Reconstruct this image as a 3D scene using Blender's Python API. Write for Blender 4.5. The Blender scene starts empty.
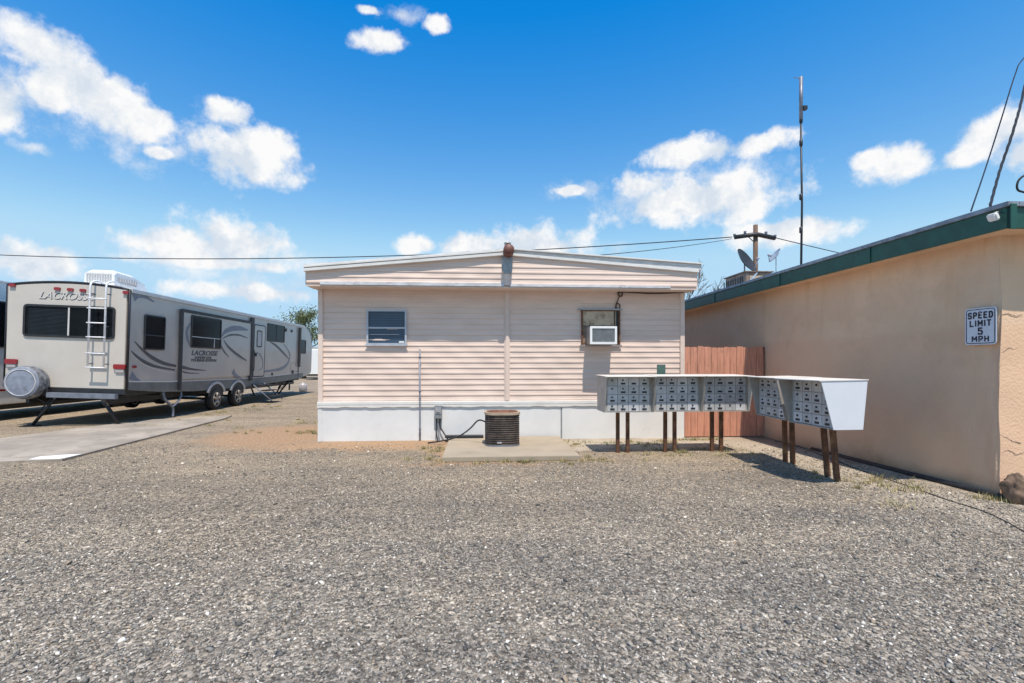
import bpy, math, random
import numpy as np
from mathutils import Vector, Matrix, Euler
random.seed(7); rng = np.random.default_rng(11)
S = bpy.context.scene; COL = S.collection
R = math.radians
F = 494.0; CX = 512.0; HY = 363.0; EYE = 1.5; YAW = R(3.82)
SY, CYW = math.sin(YAW), math.cos(YAW)

# ---------- from a picture measurement to a place in the world ----------
def ang(px): return math.atan((px-CX)/F) + YAW
def w(px, py, d):
    r = (px-CX)/F*d
    return Vector((r*CYW + d*SY, d*CYW - r*SY, EYE + (HY-py)/F*d))
def G(px, py): return w(px, py, F*EYE/(py-HY))
def atY(px, py, Y):
    X = Y*math.tan(ang(px)); return w(px, py, X*SY + Y*CYW)
def atX(px, py, X):
    Y = X/math.tan(ang(px)); return w(px, py, X*SY + Y*CYW)

# ---------- materials ----------
def nd(t, k, **kw):
    n = t.nodes.new(k)
    for a, b in kw.items(): setattr(n, a, b)
    return n
def mat(name, col, rough=0.6, metal=0.0, var=0.12, scale=6.0, bump=0.0, bscale=60.0, col2=None, spots=None, spec=0.5, coat=0.0, stretch=(1,1,1), spot_scale=None, spot_lo=.6):
    m = bpy.data.materials.new(name); m.use_nodes = True; t = m.node_tree
    p = t.nodes['Principled BSDF']; L = t.links
    p.inputs['Roughness'].default_value = rough; p.inputs['Metallic'].default_value = metal
    p.inputs['Specular IOR Level'].default_value = spec; p.inputs['Coat Weight'].default_value = coat
    tc = nd(t, 'ShaderNodeTexCoord'); mp = nd(t, 'ShaderNodeMapping'); mp.inputs['Scale'].default_value = stretch
    L.new(tc.outputs['Object'], mp.inputs['Vector'])
    n = nd(t, 'ShaderNodeTexNoise'); n.inputs['Scale'].default_value = scale; n.inputs['Detail'].default_value = 6; n.inputs['Roughness'].default_value = .6
    L.new(mp.outputs[0], n.inputs['Vector'])
    r = nd(t, 'ShaderNodeValToRGB'); c2 = col2 or tuple(c*(1-var*2) for c in col)
    r.color_ramp.elements[0].position = .32; r.color_ramp.elements[0].color = (*c2, 1)
    r.color_ramp.elements[1].position = .62; r.color_ramp.elements[1].color = (*[min(1, c*(1+var*.4)) for c in col], 1)
    L.new(n.outputs['Fac'], r.inputs[0]); out = r.outputs[0]
    if spots:
        n2 = nd(t, 'ShaderNodeTexNoise'); n2.inputs['Scale'].default_value = spot_scale or scale*2.3; n2.inputs['Detail'].default_value = 8; n2.inputs['Roughness'].default_value = .7
        L.new(tc.outputs['Object'], n2.inputs['Vector'])
        r2 = nd(t, 'ShaderNodeValToRGB'); r2.color_ramp.elements[0].position = spot_lo; r2.color_ramp.elements[1].position = spot_lo+.12
        L.new(n2.outputs['Fac'], r2.inputs[0])
        mx = nd(t, 'ShaderNodeMixRGB'); mx.inputs[2].default_value = (*spots, 1)
        L.new(r2.outputs[0], mx.inputs[0]); L.new(out, mx.inputs[1]); out = mx.outputs[0]
    L.new(out, p.inputs['Base Color'])
    if bump:
        nb = nd(t, 'ShaderNodeTexNoise'); nb.inputs['Scale'].default_value = bscale; nb.inputs['Detail'].default_value = 5
        L.new(mp.outputs[0], nb.inputs['Vector'])
        b = nd(t, 'ShaderNodeBump'); b.inputs['Strength'].default_value = bump; b.inputs['Distance'].default_value = .01
        L.new(nb.outputs['Fac'], b.inputs['Height']); L.new(b.outputs[0], p.inputs['Normal'])
    return m
M = {}
M['siding'] = mat('pink_beige_siding', (.74,.585,.50), .55, var=.05, scale=1.6, stretch=(1,1,6), spots=(.60,.45,.36), spot_scale=3, spot_lo=.66)
M['siding_trim'] = mat('siding_trim', (.74,.60,.52), .5, var=.05, scale=3, spots=(.6,.5,.42))
M['white'] = mat('white_painted_metal', (.72,.70,.67), .45, var=.05, scale=3, spots=(.55,.50,.45), spot_scale=7, spot_lo=.64)
M['skirt'] = mat('white_skirting', (.74,.735,.725), .6, var=.05, scale=1.4, spots=(.60,.595,.58), spot_scale=2.2, spot_lo=.6)
M['roofmetal'] = mat('roof_edge_metal', (.66,.65,.64), .5, var=.15, scale=12, spots=(.38,.34,.31), stretch=(.4,1,3))
M['dirtytrim'] = mat('chipped_drip_trim', (.62,.62,.64), .5, var=.15, scale=9, spots=(.25,.25,.26), stretch=(.5,1,1), spot_scale=5)
M['galv'] = mat('galvanised', (.34,.35,.36), .45, .5, var=.12, scale=15)
M['dark'] = mat('dark_metal', (.025,.026,.03), .5, var=.2, scale=8)
M['black'] = mat('black_rubber', (.018,.018,.02), .8, var=.15, scale=20, bump=.2)
M['brownball'] = mat('rusty_brown_paint', (.17,.065,.05), .55, var=.2, scale=20)
M['stucco'] = mat('tan_stucco', (.77,.535,.36), .9, var=.04, scale=.9, bump=.55, bscale=38, spots=(.69,.47,.31), spot_scale=.8, spot_lo=.52)
def stucco_extra(m):
    t = m.node_tree; L = t.links; p = t.nodes['Principled BSDF']; src = p.inputs['Base Color'].links[0].from_socket
    tc = nd(t, 'ShaderNodeTexCoord'); sx = nd(t, 'ShaderNodeSeparateXYZ'); L.new(tc.outputs['Object'], sx.inputs[0])
    n = nd(t, 'ShaderNodeTexNoise'); n.inputs['Scale'].default_value = 1.3; n.inputs['Detail'].default_value = 7; n.inputs['Roughness'].default_value = .7; L.new(tc.outputs['Object'], n.inputs['Vector'])
    def lim(amp, z0, z1):
        a = nd(t, 'ShaderNodeMath', operation='MULTIPLY_ADD'); a.inputs[1].default_value = amp; L.new(n.outputs['Fac'], a.inputs[0]); L.new(sx.outputs['Z'], a.inputs[2])
        r = nd(t, 'ShaderNodeMapRange'); r.inputs['From Min'].default_value = z1+amp*.5; r.inputs['From Max'].default_value = z0+amp*.5; L.new(a.outputs[0], r.inputs['Value']); return r.outputs[0]
    a = nd(t, 'ShaderNodeMixRGB', blend_type='MULTIPLY'); a.inputs[2].default_value = (.97,.92,.90,1); L.new(lim(.25, 1.85, 1.95), a.inputs[0]); L.new(src, a.inputs[1])
    b = nd(t, 'ShaderNodeMixRGB', blend_type='MULTIPLY'); b.inputs[2].default_value = (.66,.60,.55,1); L.new(lim(.5, -.05, .22), b.inputs[0]); L.new(a.outputs[0], b.inputs[1])
    # run marks below the eave
    mp = nd(t, 'ShaderNodeMapping'); mp.inputs['Scale'].default_value = (2.6,2.6,.5); L.new(tc.outputs['Object'], mp.inputs[0])
    n3 = nd(t, 'ShaderNodeTexNoise'); n3.inputs['Scale'].default_value = 1.4; n3.inputs['Detail'].default_value = 6; L.new(mp.outputs[0], n3.inputs['Vector'])
    r3 = nd(t, 'ShaderNodeMapRange'); r3.inputs['From Min'].default_value = .56; r3.inputs['From Max'].default_value = .75; L.new(n3.outputs['Fac'], r3.inputs['Value'])
    r4 = nd(t, 'ShaderNodeMapRange'); r4.inputs['From Min'].default_value = 1.6; r4.inputs['From Max'].default_value = 2.9; L.new(sx.outputs['Z'], r4.inputs['Value'])
    mm = nd(t, 'ShaderNodeMath', operation='MULTIPLY'); L.new(r3.outputs[0], mm.inputs[0]); L.new(r4.outputs[0], mm.inputs[1])
    c = nd(t, 'ShaderNodeMixRGB', blend_type='MULTIPLY'); c.inputs[2].default_value = (.86,.80,.68,1); L.new(mm.outputs[0], c.inputs[0]); L.new(b.outputs[0], c.inputs[1]); L.new(c.outputs[0], p.inputs['Base Color'])
stucco_extra(M['stucco'])
M['green'] = mat('green_fascia', (.014,.085,.060), .45, var=.18, scale=5, spots=(.05,.12,.10), spot_scale=9, spot_lo=.68)
M['roofgrey'] = mat('grey_roof_edge', (.30,.33,.38), .5, .3, var=.2, scale=10, spots=(.5,.5,.5), spot_scale=14)
M['fence'] = mat('red_brown_boards', (.62,.285,.19), .8, var=.16, scale=2.5, stretch=(9,9,1), bump=.3, bscale=25, spots=(.42,.21,.15), spot_scale=9, spot_lo=.56)
M['rustpost'] = mat('rusty_post', (.16,.07,.035), .8, var=.3, scale=9, spots=(.25,.14,.07), spot_scale=5, spot_lo=.5, bump=.3)
M['boxwhite'] = mat('mailbox_housing', (.72,.68,.62), .5, var=.06, scale=4, spots=(.5,.47,.43), spot_scale=9, spot_lo=.68)
M['boxgrey'] = mat('mailbox_side_grey', (.38,.355,.325), .5, var=.12, scale=5, spots=(.22,.20,.19), spot_scale=6, spot_lo=.62)
M['door2'] = mat('mailbox_door_paler', (.63,.63,.65), .42, .15, var=.12, scale=4, spots=(.45,.45,.45), spot_scale=14, spot_lo=.66)
M['endwhite'] = mat('mailbox_end_panel', (.66,.68,.73), .5, var=.02, scale=3, spots=(.52,.55,.6), spot_scale=5, spot_lo=.66)
M['door'] = mat('mailbox_door_aluminium', (.50,.50,.505), .42, .15, var=.12, scale=4, stretch=(3,3,.7), spots=(.4,.4,.4), spot_scale=14, spot_lo=.66)
M['rvwhite'] = mat('trailer_light_fibreglass', (.57,.52,.465), .35, var=.04, scale=1.2, coat=.3, spots=(.48,.44,.40), spot_scale=1.8, spot_lo=.62)
M['rvside'] = mat('trailer_champagne_fibreglass', (.52,.455,.395), .32, var=.05, scale=1.2, coat=.4)
M['rvskirt'] = mat('trailer_lower_band', (.17,.175,.165), .45, var=.12, scale=3)
M['rvtrim'] = mat('trailer_dark_trim', (.018,.021,.030), .5, var=.2, scale=8)
M['rvgraph'] = mat('decal_charcoal', (.085,.08,.085), .4, var=.1, scale=8)
M['rvgraph2'] = mat('decal_blue_grey', (.20,.21,.25), .4, var=.1, scale=8)
M['rvsilver'] = mat('decal_silver', (.62,.60,.58), .3, var=.05, scale=8)
M['red'] = mat('red_lens', (.30,.010,.012), .25, var=.15, scale=30, coat=.5)
M['lens'] = mat('clear_lens', (.45,.42,.42), .3, var=.1, scale=30)
M['white_p'] = mat('white_plastic', (.80,.80,.79), .4, var=.04, scale=10)
M['plasticgrille'] = mat('grey_plastic_grille', (.50,.49,.49), .5, var=.08, scale=20)
M['ladder'] = mat('white_ladder_tube', (.80,.80,.82), .3, var=.04, scale=20)
M['tirecover'] = mat('tyre_cover_grey_blue', (.24,.27,.34), .7, var=.18, scale=7, bump=.4, bscale=9)
M['tirecover2'] = mat('faded_tyre_cover_side', (.20,.21,.24), .8, var=.35, scale=9, bump=.8, bscale=14, spots=(.42,.40,.36), spot_scale=9, spot_lo=.55)
M['rim'] = mat('dusty_alloy', (.42,.38,.33), .45, .4, var=.2, scale=14)
M['steel'] = mat('painted_steel', (.21,.23,.28), .45, .2, var=.15, scale=8)
M['concrete'] = mat('pad_concrete', (.36,.30,.225), .9, var=.06, scale=2.5, bump=.3, bscale=80, spots=(.27,.22,.165), spot_scale=4)
M['slab'] = mat('old_slab_concrete', (.37,.315,.255), .92, var=.20, scale=.9, bump=.3, bscale=60, spots=(.27,.23,.185), spot_scale=2.4, spot_lo=.50)
M['slabwhite'] = mat('white_painted_slab', (.78,.76,.73), .85, var=.06, scale=4, spots=(.5,.47,.43))
M['condens'] = mat('condenser_brown_grille', (.10,.075,.062), .75, var=.35, scale=9, spots=(.17,.115,.08))
M['rusttop'] = mat('rusty_top', (.24,.105,.07), .85, var=.3, scale=14, spots=(.15,.07,.05))
M['tanrim'] = mat('tan_rim', (.42,.33,.24), .6, var=.1, scale=10, spots=(.35,.18,.1))
M['wood'] = mat('weathered_pole', (.165,.105,.075), .9, var=.3, scale=4, stretch=(8,8,.5), bump=.4, bscale=20)
M['board'] = mat('stained_filler_board', (.50,.40,.29), .8, var=.12, scale=5, spots=(.24,.18,.12), spot_scale=6, spot_lo=.5)
M['winglass'] = mat('window_glass', (.035,.055,.085), .06, var=.2, scale=2, spec=.9)
M['darkglass'] = mat('tinted_glass', (.008,.009,.010), .16, var=.3, scale=2, spec=.12)
M['blind'] = mat('bluish_blind', (.045,.08,.135), .5, var=.1, scale=3)
M['winframe'] = mat('aluminium_frame', (.48,.50,.55), .4, .3, var=.08, scale=8)
M['cable'] = mat('brown_cable', (.07,.045,.03), .7, var=.2, scale=20)
M['wire'] = mat('black_wire', (.02,.022,.028), .6, var=.2, scale=5)
M['signwhite'] = mat('sign_white', (.66,.68,.74), .4, var=.03, scale=8)
M['signback'] = mat('sign_metal_edge', (.45,.44,.46), .4, .3, var=.1, scale=8)
M['signblack'] = mat('sign_lettering', (.012,.014,.03), .5, var=.1, scale=8)
M['signgreen'] = mat('dark_green_plate', (.06,.12,.10), .5, var=.2, scale=20, spots=(.25,.3,.28), spot_scale=40, spot_lo=.62)
M['tin'] = mat('old_brown_cooler_metal', (.30,.215,.165), .7, .0, var=.25, scale=7, spots=(.10,.07,.055), spot_scale=5, spot_lo=.55)
M['dish'] = mat('dark_grey_dish', (.022,.025,.03), .6, .0, var=.15, scale=5)
M['dishlight'] = mat('pale_dish', (.42,.45,.50), .45, .1, var=.15, scale=9)
M['rock'] = mat('tan_rock', (.24,.16,.11), .9, var=.35, scale=8, bump=.8, bscale=18, spots=(.12,.08,.06), spot_scale=6)
M['bark'] = mat('grey_brown_bark', (.16,.125,.105), .9, var=.3, scale=8)
M['crack'] = mat('stucco_crack', (.22,.15,.115), .95, var=.2, scale=8)
def leafmat(name, a, b):
    m = bpy.data.materials.new(name); m.use_nodes = True; t = m.node_tree; p = t.nodes['Principled BSDF']; p.inputs['Roughness'].default_value = .6
    g = nd(t, 'ShaderNodeNewGeometry'); r = nd(t, 'ShaderNodeValToRGB'); r.color_ramp.elements[0].color = (*a, 1); r.color_ramp.elements[1].color = (*b, 1)
    t.links.new(g.outputs['Random Per Island'], r.inputs[0]); t.links.new(r.outputs[0], p.inputs['Base Color']); return m
M['leaf'] = leafmat('olive_leaves', (.05,.075,.02), (.17,.19,.07))
M['drygrass'] = leafmat('dry_grass_blades', (.20,.19,.07), (.46,.36,.18))
M['greengrass'] = leafmat('green_weed_blades', (.06,.10,.025), (.20,.20,.08))

# ---------- mesh builder ----------
class MB:
    def __init__(s): s.v = []; s.f = []; s.sm = []
    def add(s, vs, fs, smooth=False):
        o = len(s.v); s.v += [tuple(v) for v in vs]; s.f += [tuple(i+o for i in f) for f in fs]; s.sm += [smooth]*len(fs); return s
    def box(s, x0, x1, y0, y1, z0, z1):
        x0, x1 = sorted((x0, x1)); y0, y1 = sorted((y0, y1)); z0, z1 = sorted((z0, z1))
        vs = [(x, y, z) for z in (z0, z1) for y in (y0, y1) for x in (x0, x1)]
        return s.add(vs, [(0,2,3,1),(4,5,7,6),(0,1,5,4),(2,6,7,3),(0,4,6,2),(1,3,7,5)])
    def prism(s, pts, axis, a0, a1):
        # pts: 2-d outline; axis: which axis is the extrusion ('x': pts=(y,z), 'y': pts=(x,z), 'z': pts=(x,y))
        def mk(p, a): return {'x': (a, p[0], p[1]), 'y': (p[0], a, p[1]), 'z': (p[0], p[1], a)}[axis]
        n = len(pts); vs = [mk(p, a0) for p in pts] + [mk(p, a1) for p in pts]
        return s.add(vs, [tuple(range(n)), tuple(reversed(range(n, 2*n)))] + [(i, i+n, (i+1) % n + n, (i+1) % n) for i in range(n)])
    def tube(s, pts, r, n=8, caps=True):
        pts = [Vector(p) for p in pts]; rs = r if isinstance(r, (list, tuple)) else [r]*len(pts)
        vs = []; up = None
        for i, p in enumerate(pts):
            d = (pts[min(i+1, len(pts)-1)] - pts[max(i-1, 0)]).normalized()
            if up is None: up = Vector((0,0,1)) if abs(d.z) < .9 else Vector((1,0,0))
            a = d.cross(up).normalized(); b = a.cross(d).normalized(); up = b
            for k in range(n):
                t = 2*math.pi*k/n; vs.append(p + (a*math.cos(t) + b*math.sin(t))*rs[i])
        fs = [(i*n+k, i*n+(k+1) % n, (i+1)*n+(k+1) % n, (i+1)*n+k) for i in range(len(pts)-1) for k in range(n)]
        if caps: fs += [tuple(reversed(range(n))), tuple(range((len(pts)-1)*n, len(pts)*n))]
        return s.add(vs, fs, n > 5)
    def lathe(s, prof, c, axis=(0,0,1), n=24, smooth=True):
        # prof: list of (radius, height) along axis from point c
        ax = Vector(axis).normalized(); t = Vector((0,0,1)) if abs(ax.z) < .9 else Vector((1,0,0)); a = ax.cross(t).normalized(); b = ax.cross(a); c = Vector(c)
        vs = [c + ax*h + (a*math.cos(2*math.pi*k/n) + b*math.sin(2*math.pi*k/n))*max(r, 1e-4) for r, h in prof for k in range(n)]
        fs = [(i*n+k, i*n+(k+1) % n, (i+1)*n+(k+1) % n, (i+1)*n+k) for i in range(len(prof)-1) for k in range(n)]
        return s.add(vs, fs, smooth)
    def rrect(s, u0, u1, z0, z1, r, axis, a0, a1, seg=4, hole=None):
        pts = rr(u0, u1, z0, z1, r, seg)
        if hole is None: return s.prism(pts, axis, a0, a1)
        inn = rr(u0+hole, u1-hole, z0+hole, z1-hole, max(r-hole, .004), seg); n = len(pts)
        def mk(p, a): return {'x': (a, p[0], p[1]), 'y': (p[0], a, p[1]), 'z': (p[0], p[1], a)}[axis]
        vs = [mk(p, a0) for p in pts] + [mk(p, a0) for p in inn] + [mk(p, a1) for p in pts] + [mk(p, a1) for p in inn]; fs = []
        for i in range(n):
            j = (i+1) % n
            fs += [(i, j, n+j, n+i), (2*n+i, 3*n+i, 3*n+j, 2*n+j), (i, 2*n+i, 2*n+j, j), (n+i, n+j, 3*n+j, 3*n+i)]
        return s.add(vs, fs)
    def build(s, name, m, parent=None, bevel=0):
        me = bpy.data.meshes.new(name); me.from_pydata(s.v, [], s.f); me.validate()
        if len(s.sm) == len(me.polygons): me.polygons.foreach_set('use_smooth', s.sm)
        import bmesh
        bm = bmesh.new(); bm.from_mesh(me); bmesh.ops.recalc_face_normals(bm, faces=bm.faces)
        if bevel: bmesh.ops.bevel(bm, geom=[e for e in bm.edges if len(e.link_faces) == 2 and e.calc_face_angle(0) > .6], offset=bevel, segments=2, affect='EDGES')
        bm.to_mesh(me); bm.free()
        me.materials.append(M[m] if isinstance(m, str) else m)
        o = bpy.data.objects.new(name, me); COL.objects.link(o)
        if parent is not None: o.parent = parent
        return o
def rr(u0, u1, z0, z1, r, seg=4):
    if u0 > u1: u0, u1 = u1, u0
    if z0 > z1: z0, z1 = z1, z0
    r = min(r, (u1-u0)/2.01, (z1-z0)/2.01)
    pts = []
    for cx, cz, a in ((u1-r, z1-r, 0), (u0+r, z1-r, 90), (u0+r, z0+r, 180), (u1-r, z0+r, 270)):
        for k in range(seg+1):
            t = R(a + 90*k/seg); pts.append((cx + r*math.cos(t), cz + r*math.sin(t)))
    return pts
def tag(o, label, cat, group=None, kind=None):
    if label: o['label'] = label
    if cat: o['category'] = cat
    if group: o['group'] = group
    if kind: o['kind'] = kind
    return o
def empty(name, loc=(0,0,0), rot=(0,0,0)):
    o = bpy.data.objects.new(name, None); COL.objects.link(o); o.location = loc; o.rotation_euler = rot; return o
def text(name, body, m, parent, size, loc, rot, align='CENTER', shear=0.0, extrude=.002, bold=.0, spacing=1.0, xscale=1.0):
    cu = bpy.data.curves.new(name, 'FONT'); cu.body = body; cu.size = size; cu.align_x = align; cu.align_y = 'CENTER'
    cu.shear = shear; cu.extrude = extrude; cu.offset = bold; cu.space_character = spacing; cu.resolution_u = 3
    t = bpy.data.objects.new('tmp', cu); COL.objects.link(t); bpy.context.view_layer.update()
    me = bpy.data.meshes.new_from_object(t); bpy.data.objects.remove(t); bpy.data.curves.remove(cu)
    me.name = name; me.materials.clear(); me.materials.append(M[m]); o = bpy.data.objects.new(name, me); COL.objects.link(o)
    o.location = loc; o.rotation_euler = rot; o.scale = (xscale, 1, 1); o.parent = parent; return o
def centred(root, base):
    """move a thing's Empty to its base while its parts stay where they are"""
    base = Vector(base); root.location = base
    for c in root.children: c.location = Vector(c.location) - base

# ---------- render, camera, light ----------
cam = bpy.data.cameras.new('camera'); co = bpy.data.objects.new('camera', cam); COL.objects.link(co); S.camera = co
co.location = (0, 0, EYE); co.rotation_euler = (R(90), 0, -YAW)
cam.sensor_width = 36; cam.lens = 36*F/1024; cam.shift_y = 21.5/1024; cam.clip_start = .05; cam.clip_end = 3000
S.render.resolution_x = 1024; S.render.resolution_y = 683
S.view_settings.view_transform = 'Standard'; S.view_settings.look = 'None'; S.view_settings.gamma = 1; S.view_settings.use_curve_mapping = False
S.view_settings.exposure = 0.22
SUNV = Vector((.065, -.42, 1.0)).normalized()     # towards the sun
ELEV = math.asin(SUNV.z); AZ = math.atan2(SUNV.x, SUNV.y)
sl = bpy.data.lights.new('sun', 'SUN'); sl.energy = 4.6; sl.angle = R(.55); sl.color = (1, .915, .80)
so = bpy.data.objects.new('sun', sl); COL.objects.link(so); so.rotation_euler = SUNV.to_track_quat('Z', 'Y').to_euler(); so.location = (0, -5, 20)

W = bpy.data.worlds.new('World'); S.world = W; W.use_nodes = True; W.cycles.sampling_method = 'MANUAL'; W.cycles.sample_map_resolution = 512; t = W.node_tree; L = t.links
bg = t.nodes['Background']; bg.inputs['Strength'].default_value = .145
sky = nd(t, 'ShaderNodeTexSky', sky_type='NISHITA'); sky.sun_disc = False; sky.sun_elevation = ELEV; sky.sun_rotation = AZ
sky.altitude = 850; sky.air_density = 1.15; sky.dust_density = .3; sky.ozone_density = 3.0
hs = nd(t, 'ShaderNodeHueSaturation'); hs.inputs['Saturation'].default_value = 1.25; hs.inputs['Value'].default_value = 1.0
tc = nd(t, 'ShaderNodeTexCoord'); dirv = tc.outputs['Generated']
vmx = nd(t, 'ShaderNodeVectorMath', operation='MAXIMUM'); vmx.inputs[1].default_value = (-2,-2,.10); L.new(dirv, vmx.inputs[0]); vnm = nd(t, 'ShaderNodeVectorMath', operation='NORMALIZE'); L.new(vmx.outputs[0], vnm.inputs[0]); L.new(vnm.outputs[0], sky.inputs['Vector'])
se = nd(t, 'ShaderNodeSeparateColor'); L.new(sky.outputs[0], se.inputs[0]); cb = nd(t, 'ShaderNodeCombineColor')
hs.inputs['Saturation'].default_value = 1.25; L.new(sky.outputs[0], hs.inputs['Color']); L.new(hs.outputs[0], se.inputs[0])
for i, (g_, o_) in enumerate(((2.5, -1.0), (1.55, -.55), (.62, 2.35))):
    q_ = nd(t, 'ShaderNodeMath', operation='MULTIPLY_ADD'); q_.inputs[1].default_value = g_; q_.inputs[2].default_value = o_; L.new(se.outputs[i], q_.inputs[0])
    q2 = nd(t, 'ShaderNodeMath', operation='MAXIMUM'); q2.inputs[1].default_value = .03; L.new(q_.outputs[0], q2.inputs[0]); q3 = nd(t, 'ShaderNodeMath', operation='SMOOTH_MIN'); q3.inputs[1].default_value = (2.75, 4.25, 5.55)[i]; q3.inputs[2].default_value = .9; L.new(q2.outputs[0], q3.inputs[0]); L.new(q3.outputs[0], cb.inputs[i])

nw = nd(t, 'ShaderNodeTexNoise'); nw.inputs['Scale'].default_value = 10; nw.inputs['Detail'].default_value = 5; nw.inputs['Roughness'].default_value = .72; L.new(dirv, nw.inputs['Vector'])
sub = nd(t, 'ShaderNodeVectorMath', operation='SUBTRACT'); sub.inputs[1].default_value = (.5,.5,.5); L.new(nw.outputs['Color'], sub.inputs[0])
sc = nd(t, 'ShaderNodeVectorMath', operation='SCALE'); sc.inputs['Scale'].default_value = .02; L.new(sub.outputs[0], sc.inputs[0])
ad = nd(t, 'ShaderNodeVectorMath', operation='ADD'); L.new(dirv, ad.inputs[0]); L.new(sc.outputs[0], ad.inputs[1])
def clouds(lst, softness):
    cur = None
    for cx, cy, a, b, roll in lst:
        dx, dz = (cx-CX)/F, (HY-cy)/F
        c = Vector((dx*CYW + SY, CYW - dx*SY, dz)); rl = c.length; c.normalize()
        right = Vector((c.y, -c.x, 0)).normalized(); up = right.cross(c)
        m = Matrix((right, up, -c)).transposed(); m = m @ Matrix.Rotation(R(roll), 3, 'Z')
        ha = a/F*math.sqrt(1+dz*dz)/(rl*rl); hb = b/F*math.sqrt(1+dx*dx)/(rl*rl)
        mp = nd(t, 'ShaderNodeMapping', vector_type='TEXTURE'); mp.inputs['Location'].default_value = c
        mp.inputs['Rotation'].default_value = m.to_euler(); mp.inputs['Scale'].default_value = (ha, hb, .4)
        L.new(ad.outputs[0], mp.inputs['Vector'])
        ln = nd(t, 'ShaderNodeVectorMath', operation='LENGTH'); L.new(mp.outputs[0], ln.inputs[0])
        if cur is None: cur = ln.outputs['Value']
        else:
            mn = nd(t, 'ShaderNodeMath', operation='SMOOTH_MIN'); mn.inputs[2].default_value = .25
            L.new(cur, mn.inputs[0]); L.new(ln.outputs['Value'], mn.inputs[1]); cur = mn.outputs[0]
    return cur
solid = clouds([(38,48,36,24,-20),(72,78,42,26,-25),(112,108,46,26,-20),(150,122,22,14,0),(50,92,24,18,0),(2,100,28,24,0),(238,156,52,23,0),(268,148,26,16,0),(160,154,16,6,0),(226,112,18,10,0),
    (190,247,54,16,0),(232,242,46,19,0),(210,262,70,7,0),(715,198,62,22,0),(680,200,64,20,0),(640,186,26,12,0),(685,154,36,13,0),(712,148,22,10,0),(764,143,27,10,0),(571,190,17,5,0),(896,168,30,15,-6),(870,160,14,8,0),
    (972,152,24,10,0),(1000,132,28,18,0),(1020,152,22,16,0),(382,42,24,10,4),(438,24,11,8,10),(370,10,10,4,0),(480,246,34,12,0),(530,245,48,16,0),(418,246,15,8,0),(780,232,46,11,0),(30,262,46,18,0),(250,292,60,8,0)], .0)
wisp = clouds([(165,150,40,16,0),(225,118,34,20,0),(110,130,80,36,-25),(250,286,90,20,0),(190,270,70,18,0),(28,258,70,26,0),(28,146,24,9,0),(572,190,34,12,0),
    (400,14,34,12,0),(640,200,60,26,0),(300,262,60,18,0),(560,250,90,12,0),(890,166,48,20,0),(1000,140,60,32,0),(700,178,110,44,0),(30,95,50,40,0)], .0)
def fbm(scale, det, rough, off=0.0):
    n = nd(t, 'ShaderNodeTexNoise'); n.inputs['Scale'].default_value = scale; n.inputs['Detail'].default_value = det; n.inputs['Roughness'].default_value = rough
    o_ = nd(t, 'ShaderNodeVectorMath', operation='ADD'); o_.inputs[1].default_value = (off, off*.7, -off*.4); L.new(dirv, o_.inputs[0]); L.new(o_.outputs[0], n.inputs['Vector']); return n.outputs['Fac']
def cover(field, noise, k, edge, width):
    a_ = nd(t, 'ShaderNodeMath', operation='MULTIPLY_ADD'); a_.inputs[1].default_value = -k; L.new(noise, a_.inputs[0]); L.new(field, a_.inputs[2])
    r_ = nd(t, 'ShaderNodeMapRange', interpolation_type='SMOOTHSTEP'); r_.inputs['From Min'].default_value = edge-.5*k; r_.inputs['From Max'].default_value = edge-.5*k-width; L.new(a_.outputs[0], r_.inputs['Value']); return r_.outputs[0], a_.outputs[0]
n_a = fbm(17, 9, .60); n_b = fbm(24, 9, .66, 3.1)
c1_, raw = cover(solid, n_a, 3.1, 1.52, .85)
c2_, _ = cover(wisp, n_b, 2.6, .95, 1.3)
w2 = nd(t, 'ShaderNodeMath', operation='MULTIPLY'); w2.inputs[1].default_value = .75; L.new(c2_, w2.inputs[0])
mxx = nd(t, 'ShaderNodeMath', operation='MAXIMUM'); L.new(c1_, mxx.inputs[0]); L.new(w2.outputs[0], mxx.inputs[1])
# thick parts white, thin parts and undersides faintly grey
n_s = fbm(17, 9, .60, -.012)
cr = nd(t, 'ShaderNodeValToRGB'); cr.color_ramp.elements[0].color = (.70,.78,.88,1); cr.color_ramp.elements[0].position = .38; cr.color_ramp.elements[1].color = (1,1,1,1); cr.color_ramp.elements[1].position = .56
L.new(n_s, cr.inputs[0]); cm = nd(t, 'ShaderNodeMixRGB')
cs = nd(t, 'ShaderNodeVectorMath', operation='SCALE'); cs.inputs['Scale'].default_value = 5.75; L.new(cr.outputs[0], cs.inputs[0])
L.new(mxx.outputs[0], cm.inputs[0]); L.new(cb.outputs[0], cm.inputs[1]); L.new(cs.outputs[0], cm.inputs[2]); L.new(cm.outputs[0], bg.inputs['Color'])

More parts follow.
